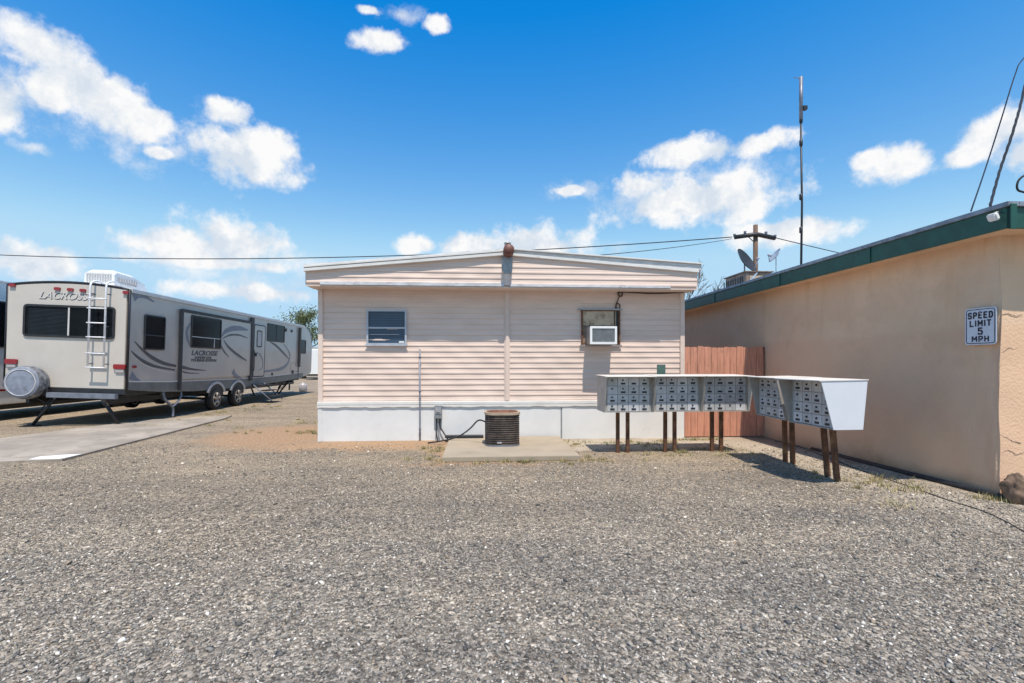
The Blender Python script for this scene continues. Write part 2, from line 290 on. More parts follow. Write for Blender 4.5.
# ---------- ground ----------
def tone(t, col):
    L = t.links; tc = nd(t, 'ShaderNodeTexCoord'); P = tc.outputs['Object']; sx = nd(t, 'ShaderNodeSeparateXYZ'); L.new(P, sx.inputs[0])
    n = nd(t, 'ShaderNodeTexNoise'); n.inputs['Scale'].default_value = .55; n.inputs['Detail'].default_value = 5; n.inputs['Roughness'].default_value = .6; L.new(P, n.inputs['Vector'])
    y = nd(t, 'ShaderNodeMath', operation='MULTIPLY_ADD'); y.inputs[1].default_value = 5.0; L.new(n.outputs['Fac'], y.inputs[0]); L.new(sx.outputs['Y'], y.inputs[2])
    r = nd(t, 'ShaderNodeMapRange', interpolation_type='SMOOTHSTEP'); r.inputs['From Min'].default_value = 4.3; r.inputs['From Max'].default_value = 9.0; L.new(y.outputs[0], r.inputs['Value'])
    m = nd(t, 'ShaderNodeMixRGB'); m.inputs[1].default_value = (1.10,1.09,1.09,1); m.inputs[2].default_value = (1.15,1.075,.985,1); L.new(r.outputs[0], m.inputs[0])
    # wheel-worn and dusty patches
    mp = nd(t, 'ShaderNodeMapping'); mp.inputs['Rotation'].default_value = (0,0,R(12)); mp.inputs['Scale'].default_value = (.22,.9,1); L.new(P, mp.inputs[0])
    n2 = nd(t, 'ShaderNodeTexNoise'); n2.inputs['Scale'].default_value = 1.0; n2.inputs['Detail'].default_value = 6; n2.inputs['Roughness'].default_value = .65; L.new(mp.outputs[0], n2.inputs['Vector'])
    q = nd(t, 'ShaderNodeValToRGB'); q.color_ramp.elements[0].position = .35; q.color_ramp.elements[0].color = (.80,.80,.81,1); q.color_ramp.elements[1].position = .66; q.color_ramp.elements[1].color = (1.16,1.13,1.07,1); L.new(n2.outputs['Fac'], q.inputs[0])
    a = nd(t, 'ShaderNodeMixRGB', blend_type='MULTIPLY'); a.inputs[0].default_value = 1; L.new(col, a.inputs[1]); L.new(m.outputs[0], a.inputs[2])
    b = nd(t, 'ShaderNodeMixRGB', blend_type='MULTIPLY'); b.inputs[0].default_value = 1; L.new(a.outputs[0], b.inputs[1]); L.new(q.outputs[0], b.inputs[2]); return b.outputs[0]
def ground_material():
    m = bpy.data.materials.new('gravel_ground'); m.use_nodes = True; t = m.node_tree; L = t.links; p = t.nodes['Principled BSDF']
    p.inputs['Roughness'].default_value = .95; p.inputs['Specular IOR Level'].default_value = .2
    tc = nd(t, 'ShaderNodeTexCoord'); P = tc.outputs['Object']
    def noise(s, d=6, r=.6, vec=None):
        n = nd(t, 'ShaderNodeTexNoise'); n.inputs['Scale'].default_value = s; n.inputs['Detail'].default_value = d; n.inputs['Roughness'].default_value = r; L.new(vec or P, n.inputs['Vector']); return n
    def ramp(src, stops):
        r = nd(t, 'ShaderNodeValToRGB'); e = r.color_ramp.elements
        e[0].position, e[0].color = stops[0][0], (*stops[0][1], 1); e[1].position, e[1].color = stops[-1][0], (*stops[-1][1], 1)
        for q, c in stops[1:-1]: x = e.new(q); x.color = (*c, 1)
        L.new(src, r.inputs[0]); return r.outputs[0]
    def mix(f, a, b, kind='MIX'):
        x = nd(t, 'ShaderNodeMixRGB', blend_type=kind)
        for s, i in ((f, 0), (a, 1), (b, 2)):
            if isinstance(s, (int, float)): x.inputs[i].default_value = s
            elif isinstance(s, tuple): x.inputs[i].default_value = (*s, 1)
            else: L.new(s, x.inputs[i])
        return x.outputs[0]
    v = nd(t, 'ShaderNodeTexVoronoi'); v.inputs['Scale'].default_value = 46; L.new(P, v.inputs['Vector'])
    v2 = nd(t, 'ShaderNodeTexVoronoi'); v2.inputs['Scale'].default_value = 95; L.new(P, v2.inputs['Vector'])
    sep = nd(t, 'ShaderNodeSeparateColor'); L.new(v.outputs['Color'], sep.inputs[0]); sep2 = nd(t, 'ShaderNodeSeparateColor'); L.new(v2.outputs['Color'], sep2.inputs[0])
    grey = ramp(sep.outputs[0], [(0,(.075,.067,.058)),(.3,(.17,.15,.127)),(.6,(.255,.225,.188)),(.85,(.37,.33,.275)),(1,(.58,.52,.44))])
    tan = ramp(sep2.outputs[0], [(0,(.10,.088,.072)),(.35,(.22,.19,.152)),(.7,(.315,.27,.215)),(1,(.56,.49,.40))])
    # coarse stones in the drive, finer and browner stones towards the houses
    sx = nd(t, 'ShaderNodeSeparateXYZ'); L.new(P, sx.inputs[0])
    big = noise(.35, 4)
    yy = nd(t, 'ShaderNodeMath', operation='MULTIPLY_ADD'); yy.inputs[1].default_value = 7.0; L.new(big.outputs['Fac'], yy.inputs[0]); L.new(sx.outputs['Y'], yy.inputs[2])
    yr = nd(t, 'ShaderNodeMapRange', interpolation_type='SMOOTHSTEP'); yr.inputs['From Min'].default_value = 7.0; yr.inputs['From Max'].default_value = 13.5; L.new(yy.outputs[0], yr.inputs['Value'])
    col = tone(t, mix(yr.outputs[0], grey, tan))
    patch = noise(1.1, 7, .65)
    col = mix(1.0, col, ramp(patch.outputs['Fac'], [(.3,(.80,.80,.80)),(.55,(1,1,1)),(.75,(1.12,1.09,1.04))]), 'MULTIPLY')
    fine = noise(9, 6, .7); 
    col = mix(1.0, col, ramp(fine.outputs['Fac'], [(.3,(.80,.80,.81)),(.7,(1.12,1.12,1.10))]), 'MULTIPLY')
    # bare dirt beside and in front of the house, pale sand by the mail boxes, dry soil under the caravans
    wob = noise(1.6, 6, .65)
    wv = nd(t, 'ShaderNodeVectorMath', operation='SUBTRACT'); L.new(wob.outputs['Color'], wv.inputs[0]); wv.inputs[1].default_value = (.5,.5,.5)
    ws = nd(t, 'ShaderNodeVectorMath', operation='SCALE'); ws.inputs['Scale'].default_value = 1.5; L.new(wv.outputs[0], ws.inputs[0])
    wp = nd(t, 'ShaderNodeVectorMath', operation='ADD'); L.new(P, wp.inputs[0]); L.new(ws.outputs[0], wp.inputs[1])
    def blob(c, s, rot=0, soft=.5):
        mp = nd(t, 'ShaderNodeMapping', vector_type='TEXTURE'); mp.inputs['Location'].default_value = (*c, 0); mp.inputs['Rotation'].default_value = (0,0,R(rot)); mp.inputs['Scale'].default_value = (*s, 100)
        L.new(wp.outputs[0], mp.inputs[0]); ln = nd(t, 'ShaderNodeVectorMath', operation='LENGTH'); L.new(mp.outputs[0], ln.inputs[0])
        r = nd(t, 'ShaderNodeMapRange', interpolation_type='SMOOTHSTEP'); r.inputs['From Min'].default_value = 1.15; r.inputs['From Max'].default_value = 1.15-soft; L.new(ln.outputs['Value'], r.inputs['Value']); return r.outputs[0]
    def mx(a, b):
        n = nd(t, 'ShaderNodeMath', operation='MAXIMUM'); L.new(a, n.inputs[0]); L.new(b, n.inputs[1]); return n.outputs[0]
    dn = noise(22, 8, .85)
    dirt = ramp(dn.outputs['Fac'], [(.3,(.15,.085,.05)),(.48,(.34,.205,.115)),(.62,(.54,.41,.28))])
    c1 = G(330, 428)
    dm = mx(blob((-4.1, 10.5), (1.5, 1.9), 8, .6), blob((-1.7, 9.2), (2.9, .75), 0, .6)); dm = mx(dm, blob((.4, 7.5), (1.9, .30), 0, .8)); dm = mx(dm, blob((-.5, 8.6), (.35, 1.0), 0, .6))
    dmn = nd(t, 'ShaderNodeMath', operation='MULTIPLY'); L.new(dm, dmn.inputs[0]); dr = ramp(noise(9, 8, .85).outputs['Fac'], [(.34,(.3,.3,.3)),(.5,(1,1,1))]); L.new(dr, dmn.inputs[1])
    col = mix(dmn.outputs[0], col, dirt)
    sand = ramp(noise(55, 5, .8).outputs['Fac'], [(.33,(.20,.165,.125)),(.5,(.43,.365,.285)),(.68,(.72,.65,.54))])
    smk = mx(blob((3.1, 9.1), (2.6, .85), 0, .8), blob((5.05, 6.6), (.75, 4.2), 3, .8)); smk = mx(smk, blob((1.9, 9.0), (1.2, .7), 0, .8))
    sml = nd(t, 'ShaderNodeMath', operation='MULTIPLY'); L.new(smk, sml.inputs[0]); sml.inputs[1].default_value = .92
    col = mix(sml.outputs[0], col, sand)
    L.new(col, p.inputs['Base Color'])
    b = nd(t, 'ShaderNodeBump'); b.inputs['Strength'].default_value = .9; b.inputs['Distance'].default_value = .014; b.invert = True
    L.new(v.outputs['Distance'], b.inputs['Height'])
    b2 = nd(t, 'ShaderNodeBump'); b2.inputs['Strength'].default_value = .6; b2.inputs['Distance'].default_value = .02; L.new(fine.outputs['Fac'], b2.inputs['Height']); L.new(b.outputs[0], b2.inputs['Normal'])
    L.new(b2.outputs[0], p.inputs['Normal']); return m
M['ground'] = ground_material()
g = MB(); g.add([(-900,-300,0),(900,-300,0),(900,1500,0),(-900,1500,0)], [(0,1,2,3)]); tag(g.build('ground', 'ground'), None, None, kind='structure')

def stonemat():
    m = bpy.data.materials.new('gravel_stones'); m.use_nodes = True; t = m.node_tree; p = t.nodes['Principled BSDF']; p.inputs['Roughness'].default_value = .85; p.inputs['Specular IOR Level'].default_value = .25
    gm = nd(t, 'ShaderNodeNewGeometry'); r = nd(t, 'ShaderNodeValToRGB'); e = r.color_ramp.elements
    e[0].color = (.07,.07,.07,1); e[1].color = (.78,.76,.71,1)
    for q, c in ((.2,(.155,.15,.142)),(.5,(.25,.238,.218)),(.75,(.33,.302,.262)),(.82,(.29,.23,.17)),(.86,(.35,.325,.29)),(.96,(.47,.435,.385))): x = e.new(q); x.color = (*c, 1)
    t.links.new(gm.outputs['Random Per Island'], r.inputs[0]); t.links.new(tone(t, r.outputs[0]), p.inputs['Base Color']); return m
M['stones'] = stonemat()
def stones(name, n, sampler, smin, smax, mname, label):
    xy = sampler(n); n = len(xy)
    base = np.array([(1,0,0),(-1,0,0),(0,1,0),(0,-1,0),(0,0,1),(0,0,-1)], float)
    fac = np.array([(0,2,4),(2,1,4),(1,3,4),(3,0,4),(2,0,5),(1,2,5),(3,1,5),(0,3,5)])
    s = smin + (smax-smin)*rng.random(n)**2.0
    V = base[None]*s[:,None,None]*(.75+.5*rng.random((n,6,1))) + rng.normal(0, .22, (n,6,3))*s[:,None,None]
    V[:,:,2] *= .62
    a = rng.random(n)*6.283; ca, sa = np.cos(a)[:,None], np.sin(a)[:,None]
    x = V[:,:,0]*ca - V[:,:,1]*sa; y = V[:,:,0]*sa + V[:,:,1]*ca
    tl = rng.normal(0,.35,n)[:,None]; z = V[:,:,2] + x*tl
    P = np.stack([x+xy[:,0:1], y+xy[:,1:2], z + s[:,None]*.22], -1).reshape(-1,3)
    T = (fac[None] + (np.arange(n)*6)[:,None,None]).reshape(-1)
    me = bpy.data.meshes.new(name); me.vertices.add(len(P)); me.vertices.foreach_set('co', P.ravel()); me.loops.add(len(T)); me.loops.foreach_set('vertex_index', T.astype(np.int32))
    nf = len(T)//3; me.polygons.add(nf); me.polygons.foreach_set('loop_start', np.arange(0, 3*nf, 3, dtype=np.int32)); me.update(calc_edges=True); me.validate()
    me.materials.append(M[mname]); o = bpy.data.objects.new(name, me); COL.objects.link(o); tag(o, label, 'gravel', kind='stuff')
    return o
_sp = [G(*p_) for p_ in ((-60,466), (62,461.5), (225,419.5), (232,416.5), (150,421), (82,429), (-60,448))]
def slabin(X, Y):
    ins = np.zeros(len(X), bool); j = len(_sp)-1
    for i in range(len(_sp)):
        a, b = _sp[i], _sp[j]; c = ((a.y > Y) != (b.y > Y)) & (X < (b.x-a.x)*(Y-a.y)/(b.y-a.y+1e-9)+a.x); ins ^= c; j = i
    return ins
def anywhere(n):
    d = 1.7 + rng.random(n*3)*8.0; r = (rng.random(n*3)*2-1)*(d*1.06+.3); X = r*CYW + d*SY; Y = d*CYW - r*SY
    ok = (X < 5.6) & (Y < 9.3) & ~((X > -.62) & (X < 1.62) & (Y > 7.45)) & ~slabin(X, Y)
    return np.stack([X, Y], 1)[ok][:n]
def near(n):
    d = 1.7 + rng.random(n*2)**.75*10.5; r = (rng.random(n*2)*2-1)*(d*1.06+.3)
    X = r*CYW + d*SY; Y = d*CYW - r*SY
    ok = (X < 5.6) & (Y < 9.55) & ~((X > -.62) & (X < 1.62) & (Y > 7.45)) & ~slabin(X, Y) & (((X+3.7)/1.7)**2+((Y-9.8)/1.2)**2+.5*np.sin(X*5)*np.sin(Y*7) > 1) & ((X > .2) | (X < -3) | (Y < 9.0+.2*np.sin(X*6))) & ((X < 1.7) | (Y < 8.0+.4*np.sin(X*4))) & (rng.random(n*2) < np.clip(1.35 - (d-2)/7+.3*np.sin(X*1.3+Y)*np.sin(X*.6), .0, 1)**1.3)
    return np.stack([X, Y], 1)[ok][:n]
stones('gravel', 225000, near, .004, .0125, 'stones', 'loose grey gravel stones covering the drive in the foreground')

stones('gravel', 5000, anywhere, .009, .024, 'stones', 'scattered larger stones lying among the fine gravel of the drive')
# ---------- concrete ----------
px_ = G(443, 461); pad = MB(); pad.prism([(-.56,7.50),(1.56,7.50),(1.56,9.60),(-.56,9.60)], 'z', .001, .075)
tag(pad.build('concrete_pad', 'concrete', bevel=.008), 'tan concrete pad in front of the white skirting, under the condenser', 'concrete pad')
sp = [G(-60,466), G(62,461.5), G(225,419.5), G(232,416.5), G(150,421), G(82,429), G(-60,448)]
sb = MB(); sb.prism([(p.x, p.y) for p in sp], 'z', -.02, .035); so_ = sb.build('concrete_slab', 'slab'); so_['kind'] = 'structure'
wp_ = [G(28,462.0), G(60,461.2), G(82,456.5), G(66,457), G(40,459)]
c = MB(); c.prism([(p.x, p.y) for p in wp_], 'z', .036, .040); o = c.build('painted_patch', 'slabwhite', so_)

# ---------- mobile home ----------
HX0, HX1, HYF, GY = -3.05, 4.10, 9.70, 9.30
home = empty('mobile_home')
tag(home, 'pink beige mobile home with lap siding, low gable roof and white skirting', 'mobile home')
def lap(x0, x1, z0, z1, Y, pitch, top=None, wob=None, nx=40):
    m = MB(); n = int(math.ceil((z1-z0)/pitch)); xs = [x0+(x1-x0)*i/nx for i in range(nx+1)]
    prof = []
    for k in range(n):
        a = z0+k*pitch
        prof += [(a, .000), (a+.004, .0125), (a+pitch*.30, .011), (a+pitch*.38, .0075), (a+pitch*.999, .001)]
    vs = []
    for z, d in prof:
        for x in xs:
            zz = min(z, z1); 
            if top: zz = min(zz, top(x))
            vs.append((x, Y-d-(wob(x, zz) if wob else 0), zz))
    W_ = nx+1
    m.add(vs, [(i*W_+j, i*W_+j+1, (i+1)*W_+j+1, (i+1)*W_+j) for i in range(len(prof)-1) for j in range(nx)])
    return m
SK = .755
seamx = atY(507, 300, HYF).x
# main walls behind the siding
m = MB(); m.box(HX0+.03, HX1-.03, HYF+.012, HYF+16, 0.02, 2.92); m.build('wall', 'siding', home)
def wav(x, z): return .005*math.sin(x*2.1+z*3) + .004*math.sin(x*5.3-z*7) + .002*math.sin(x*11+z*15)
lap(HX0, seamx-.05, SK, 2.93, HYF, .107, wob=lambda x, z: .003+wav(x, z)).build('siding', 'siding', home)
lap(seamx+.05, HX1, SK, 2.93, HYF, .107, wob=lambda x, z: .003+wav(x+2, z)).build('siding', 'siding', home)
# corner boards and the middle seam
for x0, x1 in ((HX0-.02, HX0+.07), (HX1-.07, HX1+.02)):
    m = MB(); m.box(x0, x1, HYF-.045, HYF+.05, SK, 2.93); m.build('corner_trim', 'siding_trim', home, bevel=.006)
m = MB(); m.box(seamx-.055, seamx+.055, HYF-.032, HYF, SK+.01, 2.93); m.box(seamx-.03, seamx+.03, HYF-.05, HYF-.032, SK+.01, 2.93)
m.build('seam_cover', 'siding_trim', home, bevel=.005)
# skirting
m = MB(); m.box(HX0-.01, HX1+.01, HYF-.035, HYF+.01, .0, SK-.09); m.box(HX0-.01, HX0+.05, HYF, HYF+16, 0, SK-.09)
seams = [atY(x, 420, HYF).x for x in (561, 569)]
sk = m.build('skirting', 'skirt', home)
for x in (HX0+.05, seams[0], HX1-.3):
    m = MB(); m.box(x-.012, x+.012, HYF-.043, HYF-.035, .01, SK-.10); m.build('skirting_joint', 'galv' if x == seams[0] else 'skirt', home)
m = MB(); m.box(seams[0]+.02, seams[1]+.05, HYF-.045, HYF-.035, .0, SK-.1); m.build('skirting_strip', 'skirt', home); m = MB(); m.box(HX0-.02, HX0+.04, HYF-.05, HYF-.035, 0, SK-.1); m.build('skirting_strip', 'skirt', home)
m = MB()
xs = [HX0-.03+(HX1-HX0+.06)*i/80 for i in range(81)]
vs = []
for x in xs:
    lo = SK-.115+.006*math.sin(x*7)+.006*math.sin(x*17+1)+.004*math.sin(x*31)
    vs += [(x, HYF-.04, lo), (x, HYF-.062, lo+.01), (x, HYF-.062, SK-.07), (x, HYF-.045, SK-.062), (x, HYF-.062, SK-.055), (x, HYF-.062, SK-.004), (x, HYF-.03, SK+.004)]
m.add(vs, [(i*7+j, (i+1)*7+j, (i+1)*7+j+1, i*7+j+1) for i in range(80) for j in range(6)])
m.build('skirting_top_rail', 'white', home)
# gable
ROX0, ROX1 = -3.19, 4.23; RID = atY(507, 300, GY).x
ZE0, ZE1, ZR = 3.275, 3.345, 3.625
def rz(x): return ZE0+(ZR-ZE0)*(x-ROX0)/(RID-ROX0) if x < RID else ZR+(ZE1-ZR)*(x-RID)/(ROX1-RID)
def buck(x, z):
    return .006+.006*math.sin(x*2.3+z*4)+.0035*math.sin(x*6.1+z*13+1)+.0015*math.sin(x*14-z*19)
lap(ROX0+.03, RID-.05, 2.975, 3.55, GY, .107, top=lambda x: rz(x)-.10, wob=lambda x, z: buck(x, z) if x > -2.6 else .003, nx=140).build('gable_siding', 'siding', home)
lap(RID+.05, ROX1-.03, 2.975, 3.55, GY, .107, top=lambda x: rz(x)-.10, wob=lambda x, z: .003).build('gable_siding', 'siding', home)
m = MB(); m.prism([(ROX0+.03, 2.935), (ROX1-.03, 2.935), (ROX1-.03, rz(ROX1)-.08), (RID, ZR-.08), (ROX0+.03, rz(ROX0)-.08)], 'y', GY+.012, HYF+16.3); m.build('roof_void', 'siding', home)
m = MB(); m.box(RID-.05, RID+.05, GY-.03, GY+.01, 2.96, ZR-.12); m.build('gable_seam_cover', 'siding_trim', home, bevel=.005)
m = MB(); m.box(ROX0+.28, RID-.05, GY-.034, GY+.008, 2.937, 3.0); m.box(RID+.05, ROX1-.55, GY-.034, GY+.008, 2.937, 2.985); m.build('drip_trim', 'dirtytrim', home, bevel=.004)
m = MB(); m.box(ROX0+.03, ROX1-.03, GY-.01, HYF-.01, 2.915, 2.933); m.build('soffit', 'siding_trim', home)
# rake boards: white strips stepping outwards, corrugated grey edge on top
def rake(x0, x1, zo0, zo1, y0, y1):
    m = MB(); a, b = rz(x0), rz(x1)
    m.prism([(x0, a+zo0), (x1, b+zo0), (x1, b+zo1), (x0, a+zo1)], 'y', y0, y1); return m
rake(ROX0, RID, -.105, -.045, GY-.080, GY+.02).build('rake_board', 'white', home, bevel=.006)
rake(ROX0, RID, -.038, .000, GY-.088, GY+.02).build('rake_board', 'white', home, bevel=.006)
rake(ROX0, RID, .004, .030, GY-.05, GY+.3).build('roof_edge', 'roofmetal', home, bevel=.003)
rake(RID, ROX1, -.105, -.05, GY-.055, GY+.02).build('rake_board', 'white', home, bevel=.006)
m = MB(); x0, x1 = RID+.05, ROX1+.04
m.prism([(x0, rz(x0)-.045), (x1, rz(x1)-.05), (x1, rz(x1)+.055), (x0, rz(x0)+.0)], 'y', GY-.04, GY+.02); m.build('roof_edge', 'roofmetal', home, bevel=.003)
m = MB(); m.prism([(x0, rz(x0)+.003), (x1, rz(x1)+.058), (x1, rz(x1)+.085), (x0, rz(x0)+.03)], 'y', GY-.075, GY+.02); m.build('rake_board', 'white', home, bevel=.004)
m = MB(); m.prism([(ROX0, ZE0-.07), (RID, ZR-.07), (ROX1, ZE1-.07), (ROX1, ZE1-.0), (RID, ZR), (ROX0, ZE0)], 'y', GY+.022, HYF+16.4); m.build('roof', 'white', home)
m = MB(); m.box(ROX1-.06, ROX1, GY+.03, HYF+16.3, 2.94, ZE1-.08); m.box(ROX0, ROX0+.06, GY+.03, HYF+16.3, 2.94, ZE0-.08); m.build('side_fascia', 'siding_trim', home)
# brown round ridge cap with a stub pipe above
m = MB(); m.lathe([(0,-.30),(.085,-.295),(.1,-.27),(.1,.2)], (RID+.02, GY, ZR-.045), (0,1,0)); m.build('ridge_end_cap', 'brownball', home)
m = MB(); m.lathe([(.06,0),(.06,.09),(.068,.09),(.068,.11),(0,.11)], (RID+.01, GY+.0, ZR+.03), n=16); m.build('vent_pipe', 'galv', home)
m = MB(); m.prism([(RID-.1, 3.3), (RID-.05, 3.18), (RID+.07, 3.18), (RID+.1, 3.3), (RID+.1, 3.5), (RID-.1, 3.5)], 'y', GY-.045, GY-.028); m.build('cap_shadow_plate', 'galv', home)  # grey plate tapering downwards, set on the gable seam as the ridge cap's shadow
# left window
def window_h(px0, px1, py0, py1):
    a = atY(px0, py1, HYF); b = atY(px1, py0, HYF); return a.x, b.x, a.z, b.z
x0, x1, z0, z1 = window_h(367, 407, 310, 345)
wn = MB().rrect(x0, x1, z0, z1, .004, 'y', HYF-.055, HYF+.005, hole=.035).build('window', 'winframe', home)
m = MB(); m.box(x0+.03, x1-.03, HYF-.02, HYF-.016, z0+.03, z1-.03); m.build('pane', 'winglass', wn)
zm = (z0+z1)/2-.01
m = MB(); m.box(x0+.034, x1-.034, HYF-.045, HYF-.022, zm-.016, zm+.016); m.box(x0-.02, x1+.02, HYF-.065, HYF-.056, z0-.02, z0+.012); m.build('window_bar', 'winframe', wn)
m = MB()
k = z0+.04
while k < z1-.04:
    m.box(x0+.036, x1-.036, HYF-.0235, HYF-.0205, k, k+.024); k += .034
m.build('blind', 'blind', wn)
m = MB(); m.box(x1-.15, x1-.05, HYF-.027, HYF-.025, z0+.045, z0+.075); m.build('sticker', 'white_p', wn)
# right window: boarded top, the cooler below
x0, x1, z0, z1 = window_h(581, 619.5, 310, 345)
wn = MB().rrect(x0, x1, z0, z1, .004, 'y', HYF-.06, HYF+.005, hole=.03).build('window', 'rustpost', home); wn['label'] = 'boarded window opening with dark rusty frame'
m = MB(); m.box(x0+.02, x1-.02, HYF-.026, HYF-.022, z0+.02, z1-.02); m.build('window_recess', 'dark', wn)
zb = atY(600, 325.5, HYF).z
m = MB(); m.box(x0+.035, x1-.08, HYF-.036, HYF-.028, zb, z1-.03); m.build('filler_board', 'board', wn)
m = MB(); m.box(x0-.08, x1+.03, HYF-.075, HYF-.055, z1-.01, z1+.02); m.build('head_flashing', 'galv', wn); m = MB(); m.box(x0-.03, x1+.03, HYF-.062, HYF-.035, z0-.03, z0); m.build('sill', 'galv', wn)
m = MB(); m.box(x0+.035, x0+.15, HYF-.034, HYF-.028, z0+.04, zb); m.build('filler_board', 'tin', wn)
# window air conditioner
ac = empty('window_air_conditioner'); tag(ac, 'white framed air conditioner box sticking out of the boarded window', 'air conditioner')
a = atY(590, 344, 9.32); b = atY(616.5, 326.5, 9.32); ax0, ax1, az0, az1 = a.x, b.x, a.z, b.z
m = MB(); m.box(ax0, ax1, 9.33, HYF-.03, az0, az1); m.build('casing', 'boxgrey', ac, bevel=.008)
m = MB(); m.rrect(ax0-.004, ax1+.004, az0-.004, az1+.004, .012, 'y', 9.295, 9.328, hole=.042); m.build('front_frame', 'white_p', ac)
m = MB()
for i in range(22):
    z = az0+.04+(az1-az0-.08)*i/22; m.box(ax0+.036, ax1-.036, 9.31, 9.326, z, z+.006)
m.build('grille', 'galv', ac)
m = MB(); m.box(ax0+.03, ax1-.03, 9.3265, 9.3295, az0+.03, az1-.03); m.build('coil', 'galv', ac)
# cable along the wall
def bez(pts, n=8):
    pts = [Vector(p) for p in pts]; out = []
    for i in range(len(pts)-1):
        p0, p1, p2, p3 = pts[max(i-1,0)], pts[i], pts[i+1], pts[min(i+2, len(pts)-1)]
        for k in range(n):
            u = k/n; out.append(.5*((2*p1)+(p2-p0)*u+(2*p0-5*p1+4*p2-p3)*u*u+(3*p1-p0-3*p2+p3)*u**3))
    return out+[pts[-1]]
cy = HYF-.05
def C(px, py): return atY(px, py, cy)
cp = [C(684,292.3), C(670,293), C(650,293.4), C(635,292.6), C(622,292), C(618.5,293), C(619,295.5), C(621.5,296), C(622.3,293), C(620,290.5), C(617.5,293)]
cp2 = [C(619.5,296), C(617,302), C(616,305.5), C(617,308.5), C(619.5,308.5), C(619.8,305), C(617.5,303.5), C(615.5,307), C(614.5,316), C(614.8,325)]
m = MB(); m.tube(bez(cp), .014, 6); m.tube(bez(cp2), .011, 6); tag(m.build('cable', 'cable'), 'brown cable looping under the soffit down to the boarded window', 'cable')
# conduit pipe & electric box
a = atY(420, 349, HYF-.08); m = MB(); m.tube([(a.x, HYF-.085, 0), (a.x, HYF-.085, .3), (a.x-.005, HYF-.085, a.z)], .016, 8); 
for z in (.22, .95, 1.6): m.lathe([(.016,0),(.024,0),(.024,.03),(.016,.03)], (a.x, HYF-.085, z), n=10)
tag(m.build('conduit_pipe', 'steel'), 'thin grey pipe standing upright against the siding and skirting', 'pipe')
eb = empty('electric_box'); tag(eb, 'small grey electric disconnect box mounted on the white skirting', 'electric box')
a = atY(434.5, 418.5, HYF-.1); b = atY(442, 405.5, HYF-.1)
m = MB(); m.box(a.x, b.x, HYF-.14, HYF-.036, a.z, b.z); m.build('box_body', 'galv', eb, bevel=.008)
m = MB(); m.box(a.x+.02, b.x-.02, HYF-.153, HYF-.141, a.z+.1, b.z-.03); m.box(a.x+.04, b.x-.04, HYF-.165, HYF-.154, a.z+.13, b.z-.07); m.build('box_cover', 'signback', eb)
for dx in (-.035, .0, .035):
    m = MB(); x = (a.x+b.x)/2+dx; m.tube(bez([(x, HYF-.09, a.z), (x, HYF-.09, .28), (x+.03+dx, HYF-.10, .16), (x+.10+dx*2, HYF-.12, .0)]), .013, 8); m.build('conduit', 'dark' if dx else 'galv', eb)
# condenser
cu = empty('condenser_unit'); tag(cu, 'old brown louvred condenser with rusty top standing on the concrete pad', 'air conditioner')
q = G(502, 448); cxx, cyy = q.x, q.y-.02; H = .565; hw = .30
def rsq(h, r, z): return [(cxx+x, cyy+y, z) for x, y in rr(-h, h, -h, h, r, 6)]
m = MB(); m.prism([(p[0], p[1]) for p in rsq(hw-.02, .18, 0)], 'z', .09, .075+H-.03); m.build('casing', 'dark', cu)
m = MB()
for i in range(14):
    z = .10+i*.037; o_ = rsq(hw, .20, z); i_ = rsq(hw-.022, .18, z+.026); n = len(o_)
    m.add(o_+[(p[0], p[1], z+.010) for p in o_]+i_, [(k, (k+1) % n, n+(k+1) % n, n+k) for k in range(n)]+[(n+k, n+(k+1) % n, 2*n+(k+1) % n, 2*n+k) for k in range(n)])
for i in range(9):
    x = cxx-hw+.06+i*.06; m.box(x-.002, x+.002, cyy-hw-.004, cyy-hw+.004, .1, .6)
m.build('louvre', 'condens', cu)
m = MB(); m.prism([(p[0], p[1]) for p in rsq(hw+.004, .20, 0)], 'z', .075, .10); m.build('base', 'steel', cu)
def ring(z0, z1, h0, h1):
    m = MB(); a = rsq(h0, .20, z0); b = rsq(h0, .20, z1); c = rsq(h1, .17, z1); d = rsq(h1, .17, z0); n = len(a)
    m.add(a+b+c+d, [(s*n+k, s*n+(k+1) % n, ((s+1) % 4)*n+(k+1) % n, ((s+1) % 4)*n+k) for s in range(4) for k in range(n)]); return m
ring(.075+H-.03, .075+H+.012, hw+.01, hw-.03).build('top_rim', 'tanrim', cu)
m = MB(); m.prism([(p[0], p[1]) for p in rsq(hw-.031, .169, 0)], 'z', .075+H-.028, .075+H+.002); m.build('top_plate', 'rusttop', cu)
m = MB()
for i in range(7): r_ = .04+i*.032; m.lathe([(r_,0),(r_,.008),(r_+.008,.008),(r_+.008,0)], (cxx, cyy, .075+H+.004), n=28)
for i in range(8): aa = i*math.pi/4; m.tube([(cxx, cyy, .085+H), (cxx+.25*math.cos(aa), cyy+.25*math.sin(aa), .085+H)], .005, 5)
m.build('fan_guard', 'rusttop', cu)
m = MB(); m.box(cxx-.1, cxx-.02, cyy-hw-.008, cyy-hw-.003, .13, .16); m.build('nameplate', 'signback', cu)
centred(cu, (cxx, cyy, .075))
m = MB(); pt = [(cxx-hw, cyy, .47), (cxx-hw-.12, cyy+.1, .48), (cxx-hw-.28, cyy+.3, .30), (cxx-hw-.5, cyy+.45, .14), (cxx-hw-.8, cyy+.5, .06), (cxx-hw-1.05, cyy+.55, .02)]
m.tube(bez(pt), .014, 8); tag(m.build('hose', 'dark'), 'dark hose curving from the condenser to the foot of the skirting', 'hose')
m = MB(); m.box(cxx-hw-.75, cxx-hw-.02, 9.38, 9.56, .077, .12); tag(m.build('timber_board', 'dark', bevel=.01), 'flat dark board lying at the back of the concrete pad', 'board')

